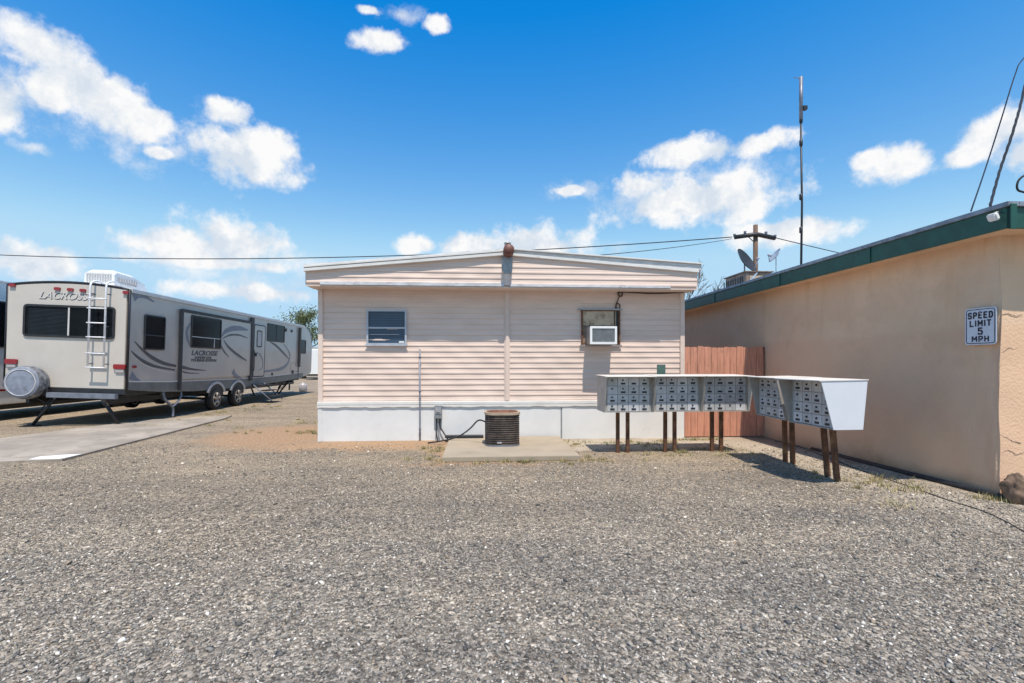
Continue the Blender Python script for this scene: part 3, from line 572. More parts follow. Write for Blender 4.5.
# ---------- mailboxes ----------
MW, MZ0, MZ1 = .81, .70, 1.285
END = [None]
def mailbox(name, hood, dp=.5):
    """unit with its own front towards -y, origin on the ground at front left of the doors"""
    r = empty(name)
    def side(x0, x1):
        m = MB(); m.prism([(-hood, MZ1), (dp, MZ1+.008), (dp-.06, MZ0), (-.03, MZ0)], 'x', x0, x1); return m
    m = side(0, .012); m.build('side_panel', 'boxgrey', r)
    m = side(MW-.012, MW); END[0] = m.build('side_panel', 'boxgrey', r)
    m = MB(); m.prism([(-hood-.025, MZ1-.003), (dp+.01, MZ1+.009), (dp+.01, MZ1+.018), (-hood-.025, MZ1+.007)], 'x', -.012, MW+.008); m.build('roof', 'boxwhite', r)
    m = MB(); m.prism([(dp-.06, MZ0+.002), (dp-.055, MZ0+.002), (dp-.001, MZ1+.004), (dp-.006, MZ1+.004)], 'x', .013, MW-.013); m.build('back_panel', 'boxgrey', r); m = MB(); m.box(.013, MW-.013, -.025, dp-.063, MZ0, MZ0+.012); m.build('bottom_panel', 'boxgrey', r)
    m = MB(); m.box(.013, .05, .0, .03, MZ0+.013, MZ1-.004); m.box(MW-.05, MW-.013, .0, .03, MZ0+.013, MZ1-.004); m.box(.051, MW-.051, .02, .03, MZ0+.013, MZ1-.004); m.build('front_frame', 'boxgrey', r)
    cw = (MW-.1)/4; ch = (MZ1-MZ0-.028)/4
    for i in range(4):
        for j in range(4):
            x = .05+i*cw; z = MZ0+.014+j*ch
            d = MB().box(x+.003, x+cw-.003, -.004, .018, z+.003, z+ch-.003).build('door', 'door2' if random.random() < .22 else 'door', r, bevel=.002)
            if random.random() > .06:
                MB().lathe([(0,-.014),(.012,-.014),(.015,-.004),(.015,.0)], (x+cw*.48, -.003, z+ch*.66), (0,1,0), n=8).build('lock', 'dark', d)
            if random.random() > .12:
                MB().box(x+cw*.30, x+cw*.72, -.009, -.0045, z+ch*.16, z+ch*.37).build('label_slot', 'dark', d)
    return r
def posts(r, pts, h=.70, lean=(0,0)):
    for x, y in pts:
        m = MB(); vs = []
        for zz, dx, dy in ((-.03, lean[0], lean[1]), (h, 0, 0)):
            vs += [(x+a_+dx, y+b_+dy, zz) for a_, b_ in ((-.027,-.027),(.027,-.027),(.027,.027),(-.027,.027))]
        m.add(vs, [(0,3,2,1),(4,5,6,7),(0,1,5,4),(1,2,6,5),(2,3,7,6),(3,0,4,7)]); m.build('post', 'rustpost', r)
YM = 7.93
labs = ['grey mail box cluster of sixteen doors, leftmost, standing before the white skirting', 'grey mail box cluster with the small green plate behind it, middle of the straight row', 'grey mail box cluster standing right in front of the red board fence']
grp = 'clustered mail boxes on rusty posts'
for k, (px0, pa, pb) in enumerate(((606, 617.7, 627.6), (656.5, 665.2, 674.5), (704, 711.9, 721.0))):
    r = mailbox('mailbox_cluster', .175); o0 = atY(px0, 380, YM-.2)
    X0 = 2.03+k*.815; r.location = (X0, YM, 0 if k else -.006)
    posts(r, [(atY(pa, 450, YM+.2).x - X0, .20), (atY(pb, 450, YM+.2).x - X0, .20)]); tag(r, labs[k], 'mail box', grp)
    if k == 2: END[0].data.materials[0] = M['boxwhite']
# the two facing left along the wall
r = mailbox('mailbox_cluster', .15, .46); r.location = (4.33, 7.40, 0); r.rotation_euler = (0, 0, R(-90-4))
tag(r, 'grey mail box cluster facing left in front of the tan wall, behind the nearest one', 'mail box', grp)
posts(r, [(.13, .33), (.33, .33)], lean=(.03, .0))
r = mailbox('mailbox_cluster', .19, .41); r.location = (4.22, 6.43, .0); r.rotation_euler = (0, 0, R(-90+2))
tag(r, 'nearest mail box cluster with a blank white end panel, by the tan wall', 'mail box', grp)
END[0].data.materials[0] = M['endwhite']; END[0]['label'] = 'blank white end panel'
posts(r, [(.17, .335), (.42, .265)], lean=(.06, .02))
# little green plate behind the boxes
a = atY(657, 377, 8.5); b = atY(665.5, 364.5, 8.5)
pl = empty('green_sign'); tag(pl, 'small dark green plate standing up behind the mail box roof', 'sign')
MB().box(a.x, b.x, 8.5, 8.508, a.z, b.z).build('plate', 'signgreen', pl); MB().box(b.x-.026, b.x-.006, 8.509, 8.53, .0, b.z-.02).build('stake', 'galv', pl)
centred(pl, ((a.x+b.x)/2, 8.5, 0))

# ---------- board fence ----------
fe = empty('board_fence'); tag(fe, 'red brown vertical board fence closing the gap between house and tan wall', 'fence')
fx = 4.12; i = 0
while fx < 5.78:
    wd = .135+random.uniform(-.01, .012); x1 = min(fx+wd, 5.80); tp = 1.83+random.uniform(-.018, .012)
    m = MB(); yo = random.uniform(-.006, .006)
    m.prism([(fx, .02), (x1-.006, .02), (x1-.006, tp-.02), (x1-.03, tp), (fx+.02, tp), (fx, tp-.015)], 'y', 9.68+yo, 9.70+yo); m.build('board', 'fence', fe)
    fx = x1; i += 1
m = MB(); m.box(4.12, 5.80, 9.71, 9.75, .35, .44); m.build('rail', 'fence', fe); m = MB(); m.box(4.12, 5.80, 9.71, 9.75, 1.4, 1.49); m.build('rail', 'fence', fe)
centred(fe, (4.9, 9.7, 0))

# ---------- stucco building ----------
bd = empty('stucco_building', (5.82, 5.16, 0)); tag(bd, 'low tan stucco building with a dark green fascia along its roof', 'building')
BX, BY = 5.82, 5.16
def bpart(m, name, ma, bevel=0):
    o = m.build(name, ma, bd, bevel); o.location = (-BX, -BY, 0); return o
m = MB(); Y1 = 19.0
def corner(z): return .02*math.sin(z*4)+.012*math.sin(z*11+1)+(.05 if z < .15 else 0)
m.box(BX+.01, 16, BY+.012, Y1, 0, 2.98); bpart(m, 'wall', 'stucco')
# slightly uneven hand-trowelled faces
def face(fn, nu, nv):
    mm = MB(); vs = [fn(i/nu, j/nv) for j in range(nv+1) for i in range(nu+1)]
    mm.add(vs, [(j*(nu+1)+i, j*(nu+1)+i+1, (j+1)*(nu+1)+i+1, (j+1)*(nu+1)+i) for j in range(nv) for i in range(nu)], True); return mm
def und(a, b): return .010*math.sin(a*1.7+b*2.1)+.006*math.sin(a*4.3-b*3.7)+.004*math.sin(a*9+b*8)
bpart(face(lambda u, v: (BX-.004-und(u*14, v*3)-.01*(1-v)**6 - (corner(v*2.98)*.3 if u == 0 else 0), BY+(Y1-BY)*u*u if u else BY-.012-corner(v*2.98)*.4, v*2.98), 90, 24), 'side_wall', 'stucco')
bpart(face(lambda u, v: (BX-.004-(corner(v*2.98)*.3+und(0, v*3)+.01*(1-v)**6 if u == 0 else 0)+u*10, BY-.012-(corner(v*2.98)*.4 if u == 0 else und(u*10+3, v*3)), v*2.98), 60, 24), 'front_wall', 'stucco')
# cracks in the lit front
for pts in ([(1003.5,352),(1010,348),(1015,350),(1024,346)], [(1000,435),(1008,438),(1013,441),(1024,443)], [(1002,453),(1010,450),(1018,455),(1026,452)], [(1001,315),(1009,313),(1016,316),(1026,314)]):
    mm = MB(); P_ = []
    for p in pts:
        q = atY(p[0], p[1], BY-.025); P_.append((q.x, BY-.0175, q.z))
    P2 = []
    for a_, b_ in zip(P_, P_[1:]):
        for k in range(5): P2.append((a_[0]+(b_[0]-a_[0])*k/5, a_[1], a_[2]+(b_[2]-a_[2])*k/5+random.uniform(-.008,.008)))
    mm.tube(P2, [random.uniform(.0015,.0035) for _ in P2], 5); bpart(mm, 'crack', 'crack')
FXL = 5.50; FZ0, FZ1 = 2.91, 3.13; FYN = 4.80
m = MB(); m.box(FXL, FXL+.03, FYN, Y1+.3, FZ0, FZ1); bpart(m, 'side_fascia', 'green', .003)
m = MB(); m.box(FXL+.031, 16.3, FYN, FYN+.03, FZ0, FZ1-.0); bpart(m, 'front_fascia', 'green', .003)['label'] = 'sunlit front length of green fascia'
m = MB(); m.box(FXL-.025, FXL+.10, FYN-.03, Y1+.3, FZ1+.002, FZ1+.052); bpart(m, 'roof_edge_strip', 'roofgrey', .004)
m = MB(); m.box(FXL+.101, 16.3, FYN-.03, FYN+.1, FZ1+.002, FZ1+.052); bpart(m, 'roof_edge_strip', 'roofgrey', .004)
m = MB(); m.box(FXL+.101, 16.3, FYN+.101, Y1+.3, FZ1+.0, FZ1+.045); bpart(m, 'roof', 'roofgrey')
m = MB(); m.box(FXL+.032, 16.2, FYN+.032, Y1+.2, FZ0+.02, FZ0+.045); bpart(m, 'soffit', 'stucco')
for y in (6.6, 8.7, 11.2, 14.0):
    m = MB(); m.box(FXL-.012, FXL-.002, y, y+.06, FZ0-.004, FZ1); bpart(m, 'fascia_joint', 'green')
m = MB(); m.box(FXL-.006, FXL+.06, FYN-.045, FYN-.032, FZ0-.02, FZ1+.02); bpart(m, 'corner_cap', 'green')
# floodlight on the fascia
fl = empty('floodlight'); q = atX(993.5, 217, FXL-.08); tag(fl, 'small white flood light under the roof corner of the tan building', 'flood light')
m = MB(); m.box(-.03, .02, -.05, .05, -.04, .04); o = m.build('lamp_head', 'white_p', fl, bevel=.012); o.rotation_euler = (0, R(-25), 0)
m = MB(); m.tube([(0, 0, .03), (.04, 0, .05), (.078, 0, .05)], .012, 8); m.build('bracket', 'galv', fl); fl.location = q
# speed sign
sg = empty('speed_limit_sign'); tag(sg, 'white SPEED LIMIT 5 MPH sign fixed on the shaded tan wall', 'sign')
XS = BX-.045; a = atX(965, 345.5, XS); b = atX(996.5, 305.5, XS); zt = (atX(965, 310, XS).z+atX(996, 305.5, XS).z)/2; zb_ = (atX(965, 345.5, XS).z+atX(996, 344, XS).z)/2
ya, yb = a.y, b.y; ymid = (ya+yb)/2; zmid = (zt+zb_)/2; hw2 = abs(ya-yb)/2; hh = (zt-zb_)/2
m = MB(); m.rrect(ymid-hw2, ymid+hw2, zmid-hh, zmid+hh, .035, 'x', XS, XS+.006); m.build('panel', 'signwhite', sg)
m = MB(); m.rrect(ymid-hw2+.014, ymid+hw2-.014, zmid-hh+.014, zmid+hh-.014, .03, 'x', XS-.002, XS-.0005, hole=.008); m.build('border', 'signblack', sg)
rot = (R(90), 0, R(-90))
GL = {'S': [[(1,.83),(.85,1),(.15,1),(0,.85),(0,.65),(.15,.52),(.85,.48),(1,.35),(1,.15),(.85,0),(.15,0),(0,.17)]], 'P': [[(0,0),(0,1),(.8,1),(1,.85),(1,.6),(.8,.45),(0,.45)]],
      'E': [[(1,1),(0,1),(0,0),(1,0)], [(0,.52),(.8,.52)]], 'D': [[(0,0),(0,1),(.7,1),(1,.75),(1,.25),(.7,0),(0,0)]], 'L': [[(0,1),(0,0),(1,0)]], 'I': [[(.5,0),(.5,1)]],
      'M': [[(0,0),(0,1),(.5,.35),(1,1),(1,0)]], 'T': [[(0,1),(1,1)], [(.5,1),(.5,0)]], 'H': [[(0,0),(0,1)], [(1,0),(1,1)], [(0,.5),(1,.5)]], '5': [[(.95,1),(.1,1),(.05,.58),(.75,.6),(1,.42),(1,.17),(.8,0),(.15,0),(0,.15)]]}
def word(body, zc, hgt, wid):
    m = MB(); n = len(body); gap = .26; unit = wid/(sum(.35 if c == 'I' else (1.2 if c == 'M' else 1) for c in body)+gap*(n-1)); x = -wid/2; st = hgt*.105; k = 0
    for c in body:
        lw = unit*(.35 if c == 'I' else (1.2 if c == 'M' else 1))
        for line in GL[c]:
            for (ax_, az_), (bx_, bz_) in zip(line, line[1:]):
                x0_, x1_ = st+ax_*(lw-2*st), st+bx_*(lw-2*st)
                A = Vector((x+x0_, zc-hgt/2+st+az_*(hgt-2*st))); B = Vector((x+x1_, zc-hgt/2+st+bz_*(hgt-2*st))); d = (B-A).normalized(); nrm = Vector((-d.y, d.x))*st; A -= d*st*.6; B += d*st*.6; k += 1; dd = .0008+k*.00003
                q4 = [A+nrm, B+nrm, B-nrm, A-nrm]; m.prism([(ymid-p.x, p.y) for p in q4], 'x', XS-dd-.001, XS-.0006)
        x += lw+unit*gap
    return m.build('lettering', 'signblack', sg)
for s_, zf, hg, wf in (('SPEED', .60, .37, 1.60), ('LIMIT', .165, .36, 1.38), ('5', -.26, .40, .34), ('MPH', -.68, .33, 1.10)): word(s_, zmid+zf*hh, hg*hh, wf*hw2)
for zz in (zt-.05, zb_+.05):
    m = MB(); m.lathe([(0,-.006),(.01,-.006),(.012,0)], (XS, ymid, zz), (1,0,0), n=8); m.build('bolt', 'galv', sg)
centred(sg, (XS, ymid, zmid-hh))
# edging strip & rock
m = MB(); ed = [(BX-.06, 8.2, .01), (BX-.07, 6.5, .015), (BX-.07, 5.4, .02), (BX-.03, 5.0, .02), (BX+.12, 4.93, .02), (BX+.7, 4.9, .02)]
m.tube(bez(ed), .035, 8); tag(m.build('edging_pipe', 'dark'), 'black edging pipe lying along the foot of the tan wall', 'pipe')
import bmesh
def rockmesh(name, loc, s, seed, m, label):
    bm = bmesh.new(); bmesh.ops.create_icosphere(bm, subdivisions=4, radius=1)
    from mathutils import noise as N
    for v in bm.verts:
        p = v.co.copy(); d = 1+.28*N.noise(p*1.6+Vector((seed,0,0)))+.14*N.noise(p*4+Vector((seed,3,0)))+.06*N.noise(p*9+Vector((0,seed,0)))
        v.co = Vector((p.x*s[0], p.y*s[1], p.z*s[2]))*d
    me = bpy.data.meshes.new(name); bm.to_mesh(me); bm.free(); me.materials.append(M[m]); me.polygons.foreach_set('use_smooth', [True]*len(me.polygons))
    o = bpy.data.objects.new(name, me); COL.objects.link(o); o.location = loc; tag(o, label, 'rock'); return o
q = G(1024, 505); rockmesh('rock', (q.x+.03, q.y+.10, .13), (.13,.11,.17), 3.3, 'rock', 'brown rough rock at the foot of the sunlit stucco corner')
# thin dark tube on the gravel, standing in for an overhead wire's shadow
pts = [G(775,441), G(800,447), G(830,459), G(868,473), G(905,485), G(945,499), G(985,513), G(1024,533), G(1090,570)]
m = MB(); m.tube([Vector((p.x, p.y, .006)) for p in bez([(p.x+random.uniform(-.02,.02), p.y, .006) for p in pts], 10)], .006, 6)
tag(m.build('wire_shadow_line', 'black'), 'thin dark line standing in for a wire shadow on gravel along tan wall', 'cable')

# ---------- on the building's roof ----------
RT = FZ1+.05
cl = empty('evaporative_cooler'); tag(cl, 'rusty brown box cooler on the green edged roof under the dish', 'cooler')
a = atX(722, 284, 7.0); b = atX(760, 284, 7.0); c_ = atX(741, 280, 7.0)
cy0, cy1 = c_.y-.5, c_.y+.55; cz1 = atX(741, 274.5, 7.0).z
m = MB(); m.box(6.85, 7.55, cy0, cy1, RT+.08, cz1-.03); m.build('casing', 'tin', cl, bevel=.015)
m = MB(); m.box(6.81, 7.59, cy0-.04, cy1+.04, cz1-.03, cz1+.0); m.build('lid', 'tin', cl, bevel=.01)
for x in (6.9, 7.5):
    for y in (cy0+.06, cy1-.06): m = MB(); m.box(x-.025, x+.025, y-.025, y+.025, RT, RT+.08); m.build('leg', 'galv', cl)
m = MB()
for i in range(9): y = cy0+.12+i*.12; m.box(6.838, 6.849, y, y+.05, RT+.2, cz1-.12)
m.build('louvre', 'dark', cl); m = MB(); m.box(6.95, 7.45, cy0-.016, cy0-.002, RT+.2, cz1-.12); m.build('side_pad', 'board', cl)
centred(cl, (7.25, (cy0+cy1)/2, RT))
def dish(px, py, X, size, tilt, mname, label, base, mount=True, dishrot=None, squash=1):
    r = empty('satellite_dish'); tag(r, label, 'satellite dish')
    q = atX(px, py, X)
    prof = [(size*f, size*.22*f*f) for f in (0,.2,.4,.6,.8,.95,1)]
    m = MB(); m.lathe(prof+[(size*1.0, size*.22-.012), (size*.6, size*.07-.012), (0,-.012)], (0,0,0), (0,0,1), n=32)
    o = m.build('reflector', mname, r); o.rotation_euler = dishrot
    m = MB(); z0 = base-q.z; m.tube([(.0,0,z0), (.0,0,-.12), (0,0,-.02)], .05*size, 8); m.build('mast', 'galv', r)
    mm = Euler(dishrot).to_matrix(); f = mm @ Vector((0, -size*.35, size*.95)); e = mm @ Vector((0, -size*.95, .05))
    m = MB(); m.tube([e, f], .012, 6); m.tube([f, f+mm @ Vector((0,0,-.09))], .03, 8); m.build('feed_arm', 'dishlight', r)
    m = MB(); m.box(-.07, .07, -.07, .07, z0, z0+.012); m.build('base_plate', 'galv', r)
    r.location = q; return r
# bowl seen almost edge on, leaning up and to the right
dish(744.5, 262, 7.1, .38, 0, 'dish', 'dark satellite dish tipped skyward beside the utility pole, over the cooler', cz1, dishrot=tuple(Vector((.60,-.78,.55)).to_track_quat('Z','Y').to_euler()))
dish(776, 256, 7.1, .19, 0, 'dishlight', 'small pale dish standing between utility pole and tall antenna', RT, dishrot=tuple(Vector((-.80,.12,.55)).to_track_quat('Z','Y').to_euler()))
m = MB(); m.tube([atX(757,272,6.9)+Vector((0,0,-.03)), atX(751,280,6.0), atX(757,288,5.6)], .02, 6); tag(m.build('pipe_stub', 'dishlight'), 'short pale pipe lying over the roof edge below the dish', 'pipe')
# antenna
at_ = empty('radio_antenna'); tag(at_, 'tall thin radio antenna mast rising from the green edged roof', 'antenna')
q = atX(801, 265, 6.3); top = atX(801, 77, 6.3).z; mid = atX(801, 117, 6.3).z
m = MB(); m.tube([(q.x,q.y,RT), (q.x+.02,q.y,4.6), (q.x-.005,q.y,mid)], [.022,.020,.017], 8); m.build('mast', 'dark', at_)
m = MB(); m.tube([(q.x,q.y,mid-.05), (q.x,q.y,top)], .034, 8); m.build('radiator', 'steel', at_)
m = MB(); m.box(q.x+.03, q.x+.11, q.y-.04, q.y+.04, mid+.14, mid+.21); m.build('coupling_box', 'dark', at_)
m = MB(); m.tube([(q.x-.14,q.y,top-.02), (q.x+.05,q.y,top-.02)], .008, 5); m.build('tip_rod', 'steel', at_)
for py in (120, 143, 197, 230):
    zz = atX(801, py, 6.3).z; m = MB(); m.lathe([(.02,-.06),(.032,-.05),(.032,.05),(.02,.06)], (q.x, q.y, zz), n=8); m.build('clamp', 'dark', at_)
centred(at_, (q.x, q.y, RT))

# ---------- utility pole and lines ----------
up = empty('utility_pole'); tag(up, 'brown wooden utility pole with a cross arm behind the tan building', 'utility pole')
PD = 29.0; q = w(755.5, 300, PD); pz = w(755.5, 225, PD).z
m = MB(); m.tube([(q.x,q.y,0),(q.x,q.y,pz)], [.17,.125], 12); m.build('pole', 'wood', up)
la, lb, lc = w(734.5, 237.3, PD), w(754, 234.5, PD-.15), w(775, 238.2, PD)
m = MB(); m.tube([la, lb, w(758,234.6,PD-.15), lc], .13, 6); m.build('cross_arm', 'dark', up)
for p in (la, lc, w(745,234.5,PD), w(766,235,PD)):
    m = MB(); m.lathe([(.05,-.02),(.09,.02),(.05,.06),(.1,.1),(.04,.16),(0,.17)], p+Vector((0,0,.05)), n=10); m.build('insulator', 'steel', up)
m = MB(); m.tube([w(748,236.5,PD), w(755,243,PD)], .03, 6); m.build('brace', 'galv', up)
centred(up, (q.x, q.y, 0))
def wire(p, q, sag, r, label, n=24, ma='wire'):
    p, q = Vector(p), Vector(q); m = MB()
    m.tube([p.lerp(q, i/n) - Vector((0,0,sag*4*(i/n)*(1-i/n))) for i in range(n+1)], r, 5); return tag(m.build('overhead_wire', ma), label, 'power line')
A0 = w(732, 237, PD)
wire(A0, w(-160, 246, 36), 1.1, .03, 'long overhead wire crossing the whole sky above the caravan and mobile home', 40)
wire(A0+Vector((0,0,-.1)), w(530, 260.5, 16), .12, .015, 'lower thin overhead wire above the right half of the mobile home roof')
wire(w(776, 238, PD), w(1010, 290, 45), .1, .026, 'overhead wire running right from the pole cross arm behind the green roof')
# service drop over the right corner
p0 = atX(990, 206, 5.75); p1 = w(1026, 80, 6.6); p2 = w(1050, -40, 8.0)
m = MB(); base = bez([p0, w(1000,170,6.0), w(1014,128,6.2), p1, p2], 14)
for s_ in (0, 2.1, 4.2): m.tube([Vector(p)+Vector((.011*math.cos(i*.7+s_), 0, .011*math.sin(i*.7+s_))) for i, p in enumerate(base)], .0085, 5)
tag(m.build('service_drop_cable', 'wire'), 'thick twisted black cable rising from the roof corner into the sky', 'power line')
m = MB(); m.tube(bez([atX(971, 211, 5.75), w(985,170,7.0), w(1001,120,7.4), w(1015,75,7.8), w(1024,58,8), w(1060,20,8.6)], 10), .009, 5)
tag(m.build('overhead_wire', 'wire'), 'thin single wire rising to the right beside the twisted black cable', 'power line')
m = MB(); m.tube(bez([w(1032,172,5.6), w(1022,177,5.6), w(1017.5,183,5.6), w(1018,190,5.6), w(1026,193,5.6), w(1040,200,5.6), w(1040,203,5.5)], 8), .011, 6)
tag(m.build('drip_loop_cable', 'black'), 'short black cable loop in the sky over the roof corner', 'cable')

# ---------- travel trailers ----------
def wheel(parent, x, y, rad, wd, side=1):
    t_ = MB(); t_.lathe([(rad*.62,0),(rad*.9,.0),(rad,.03),(rad,wd-.03),(rad*.9,wd),(rad*.62,wd)], (x, y, rad), (-side,0,0), n=32)
    wh = t_.build('wheel', 'black', parent)
    m = MB(); m.lathe([(rad*.63,.0),(rad*.63,.03),(rad*.55,.05),(rad*.55,.12),(0,.12)], (x, y, rad), (-side,0,0), n=32)
    m.build('rim', 'dark', wh)
    m = MB(); m.lathe([(rad*.66,-.008),(rad*.66,.012),(rad*.57,.02),(rad*.57,-.008),(rad*.66,-.008)], (x, y, rad), (-side,0,0), n=32)
    for k in range(5):
        a = 2*math.pi*k/5+.3; m.tube([(x+side*.0, y+.06*math.cos(a), rad+.06*math.sin(a)), (x, y+rad*.6*math.cos(a), rad+rad*.6*math.sin(a))], [.05,.03], 6)
    m.lathe([(0,-.03),(.06,-.03),(.075,0)], (x, y, rad), (-side,0,0), n=14); m.build('spokes', 'rim', wh); return wh
XR, YR = -8.45, 12.43; TW, TL = 2.74, 13.0; ROLL = R(1.9)
tr = empty('travel_trailer', (XR, YR, 0), (0, ROLL, 0)); tag(tr, 'long light and champagne travel trailer with rear ladder and covered spare tyre', 'caravan')
def rs(px, py):            # a point on the trailer's right side, trailer coordinates (y, z)
    q = atX(px, py, XR); return q.y-YR, q.z
def rb(px, py):            # a point on the trailer's back
    q = atY(px, py, YR); x = q.x-XR; return x, q.z + x*math.sin(ROLL)
ZB, ZT = .86, 3.265
xl = -TW
# body: crowned roof profile, extruded along y
def crown(x): u = (x+TW/2)/(TW/2); return ZT + .11*(1-u*u)
prof = [(xl, ZB), (0, ZB)] + [(0-TW*i/14, crown(0-TW*i/14)) for i in range(15)]
m = MB(); m.prism(prof, 'y', .0, TL-1.2)
# nose: rounded front
n_ = len(prof)
vs = [];
for k in range(9):
    a_ = k/8*math.pi/2; yy = TL-1.2+1.2*math.sin(a_); zf = math.cos(a_)
    vs += [(x, yy, (ZB+.25*(1-zf) if z <= ZB+.01 else ZB+.25*(1-zf) + (z-ZB-.25*(1-zf))*(.55+.45*zf))) for x, z in prof]
m.add(vs, [(k*n_+i, k*n_+(i+1) % n_, (k+1)*n_+(i+1) % n_, (k+1)*n_+i) for k in range(8) for i in range(n_)]+[tuple(8*n_+i for i in range(n_))])
m.build('body', 'rvside', tr)
# rear cap (light)
m = MB(); m.prism([(xl+.02, ZB+.01), (-.05, ZB+.01)] + [(-.05-(TW-.07)*i/14, crown(-.05-(TW-.07)*i/14)-.035) for i in range(15)], 'y', -.035, -.002); m.build('rear_panel', 'rvwhite', tr, bevel=.008)
# edge trim round the back & along the roof
m = MB(); m.tube([(x, -.015, z) for x, z in [(xl, ZB), (xl, ZT)] + [(-TW+TW*i/14, crown(-TW+TW*i/14)) for i in range(15)] + [(0, ZB)]], .03, 6); m.build('edge_trim', 'rvtrim', tr)
m = MB(); m.box(.0, .035, .02, TL-1.2, ZT-.07, ZT+.015); m.build('roof_rail', 'rvsilver', tr)
m = MB(); m.prism([(0-TW*i/14, crown(0-TW*i/14)+.004) for i in range(15)]+[(-TW*(14-i)/14, crown(-TW*(14-i)/14)+.03) for i in range(15)], 'y', .03, TL-1.3); m.build('roof', 'white_p', tr)
# upper dark sweep at the rear corner of the side
def poly(pts_px, off, name, ma, thick=.004):
    P_ = [rs(*p) for p in pts_px]; m = MB(); m.prism(P_, 'x', off, off+thick); return m.build(name, ma, tr)
def ribbon(pts, wds, off, name, ma):
    P_ = bez([(rs(*p)[0], rs(*p)[1], 0) for p in pts], 8); W2 = np.interp(np.linspace(0, 1, len(P_)), np.linspace(0, 1, len(wds)), wds)
    up_, dn_ = [], []
    for i, p in enumerate(P_):
        d = (P_[min(i+1, len(P_)-1)]-P_[max(i-1, 0)]).normalized(); nrm = Vector((-d.y, d.x, 0)); h = max(W2[i], .004)
        up_.append(p+nrm*h); dn_.append(p-nrm*h)
    m = MB(); n = len(P_); vs = [(off, p.x, p.y) for p in up_]+[(off, p.x, p.y) for p in dn_]+[(off+.003, p.x, p.y) for p in up_]+[(off+.003, p.x, p.y) for p in dn_]; fs = []
    for i in range(n-1): fs += [(2*n+i, 2*n+i+1, 3*n+i+1, 3*n+i), (i, n+i, n+i+1, i+1), (i, i+1, 2*n+i+1, 2*n+i), (n+i, 3*n+i, 3*n+i+1, n+i+1)]
    m.add(vs, fs); return m.build(name, ma, tr)
# lower band
zbt = 1.02
bt = [(.02,1.05),(1.6,.99),(5.5,.94),(8.5,.97),(TL-1.2,1.05)]; bb = [(TL-1.2,.83),(TL-3.5,.72),(6,.64),(2.8,.665),(1.2,.74),(.02,.85)]
m = MB(); m.prism(bt+bb, 'x', .002, .018); m.build('lower_band', 'rvskirt', tr)
m = MB(); m.prism([(y, z+.02) for y, z in bt]+[(y, z-.01) for y, z in bt[::-1]], 'x', .0185, .024); m.build('band_moulding', 'rvsilver', tr)
# slide-out
y0, _ = rs(176.5, 360); y1, _ = rs(248, 360); zt_ = rs(178, 307)[1]; SO = .05
so1 = MB().box(.002, SO, y0+.05, y1-.05, zbt+.02, ZT-.32).build('slide_out', 'rvside', tr, bevel=.01)
m = MB(); m.box(.025, SO+.03, y0-.04, y0+.05, ZB-.12, ZT-.26); m.box(.025, SO+.03, y1-.06, y1+.13, ZB, ZT-.1); m.box(.003, SO+.03, y0+.05, y1-.06, ZT-.32, ZT-.24); m.build('slide_out_frame', 'rvtrim', tr)
# windows
def rvwin(px0, px1, py0, py1, off, bar=None, name='window', rad=.06, pxa=None):
    ya_, z1_ = rs(px0, py0); _, z0_ = rs(px0, py1); yb_, _ = rs(px1, py0)
    f = MB().rrect(ya_, yb_, z0_, z1_, rad, 'x', off, off+.03, hole=.035).build(name, 'dark', tr)
    m = MB(); m.rrect(ya_+.03, yb_-.03, z0_+.03, z1_-.03, rad*.8, 'x', off+.008, off+.014); m.build('pane', 'darkglass', f)
    if bar == 'h':
        zz = z0_+(z1_-z0_)*.42; m = MB(); m.box(off+.015, off+.024, ya_+.034, yb_-.034, zz-.014, zz+.014); m.build('window_bar', 'rvtrim', f)
    if bar == 'hv':
        zz = z0_+(z1_-z0_)*.34; yv = ya_+(yb_-ya_)*.76; m = MB(); m.box(off+.015, off+.024, ya_+.034, yb_-.034, zz-.012, zz+.012); m.box(off+.015, off+.024, yv-.014, yv+.014, z0_+.034, zz-.013); m.build('window_bar', 'plasticgrille', f)
    if bar == 'v':
        yv = ya_+(yb_-ya_)*.5; m = MB(); m.box(off+.015, off+.024, yv-.014, yv+.014, z0_+.034, z1_-.034); m.build('window_bar', 'dark', f)
    return f
rvwin(140.5, 161.5, 314, 349.5, .001, 'h')
rvwin(186, 216.5, 314.5, 347.5, SO, 'hv')
rvwin(265, 282, 323, 341, .001, 'v', rad=.04)
rvwin(298, 303.8, 339.5, 353.5, .001, 'h', rad=.05)
# door with its own window
ya_, z1_ = rs(251.5, 325); yb_, _ = rs(262, 326.5); z0_ = 1.0
dr = MB().rrect(ya_, yb_, z0_, z1_, .08, 'x', .019, .03, hole=None).build('entry_door', 'rvside', tr)
m = MB(); m.rrect(ya_-.04, yb_+.04, z0_-.03, z1_+.04, .1, 'x', .019, .034, hole=.04); m.build('door_frame', 'rvtrim', dr)
yc0, zc1 = rs(253.8, 330); yc1, _ = rs(259, 330); zc0 = rs(254, 347)[1]
m = MB(); m.rrect(yc0, yc1, zc0, zc1, .05, 'x', .031, .042, hole=.045); m.build('door_window_frame', 'dark', dr); m = MB(); m.rrect(yc0+.04, yc1-.04, zc0+.04, zc1-.04, .03, 'x', .031, .036); m.build('door_pane', 'lens', dr)
m = MB(); m.box(.031, .07, ya_+.06, ya_+.16, 1.75, 1.87); m.build('handle', 'dark', dr)
m = MB(); m.tube(bez([(.06, ya_-.13, 2.0), (.12, ya_-.16, 1.9), (.12, ya_-.16, 1.3), (.06, ya_-.13, 1.2)]), .014, 6); m.build('grab_handle', 'dark', tr)
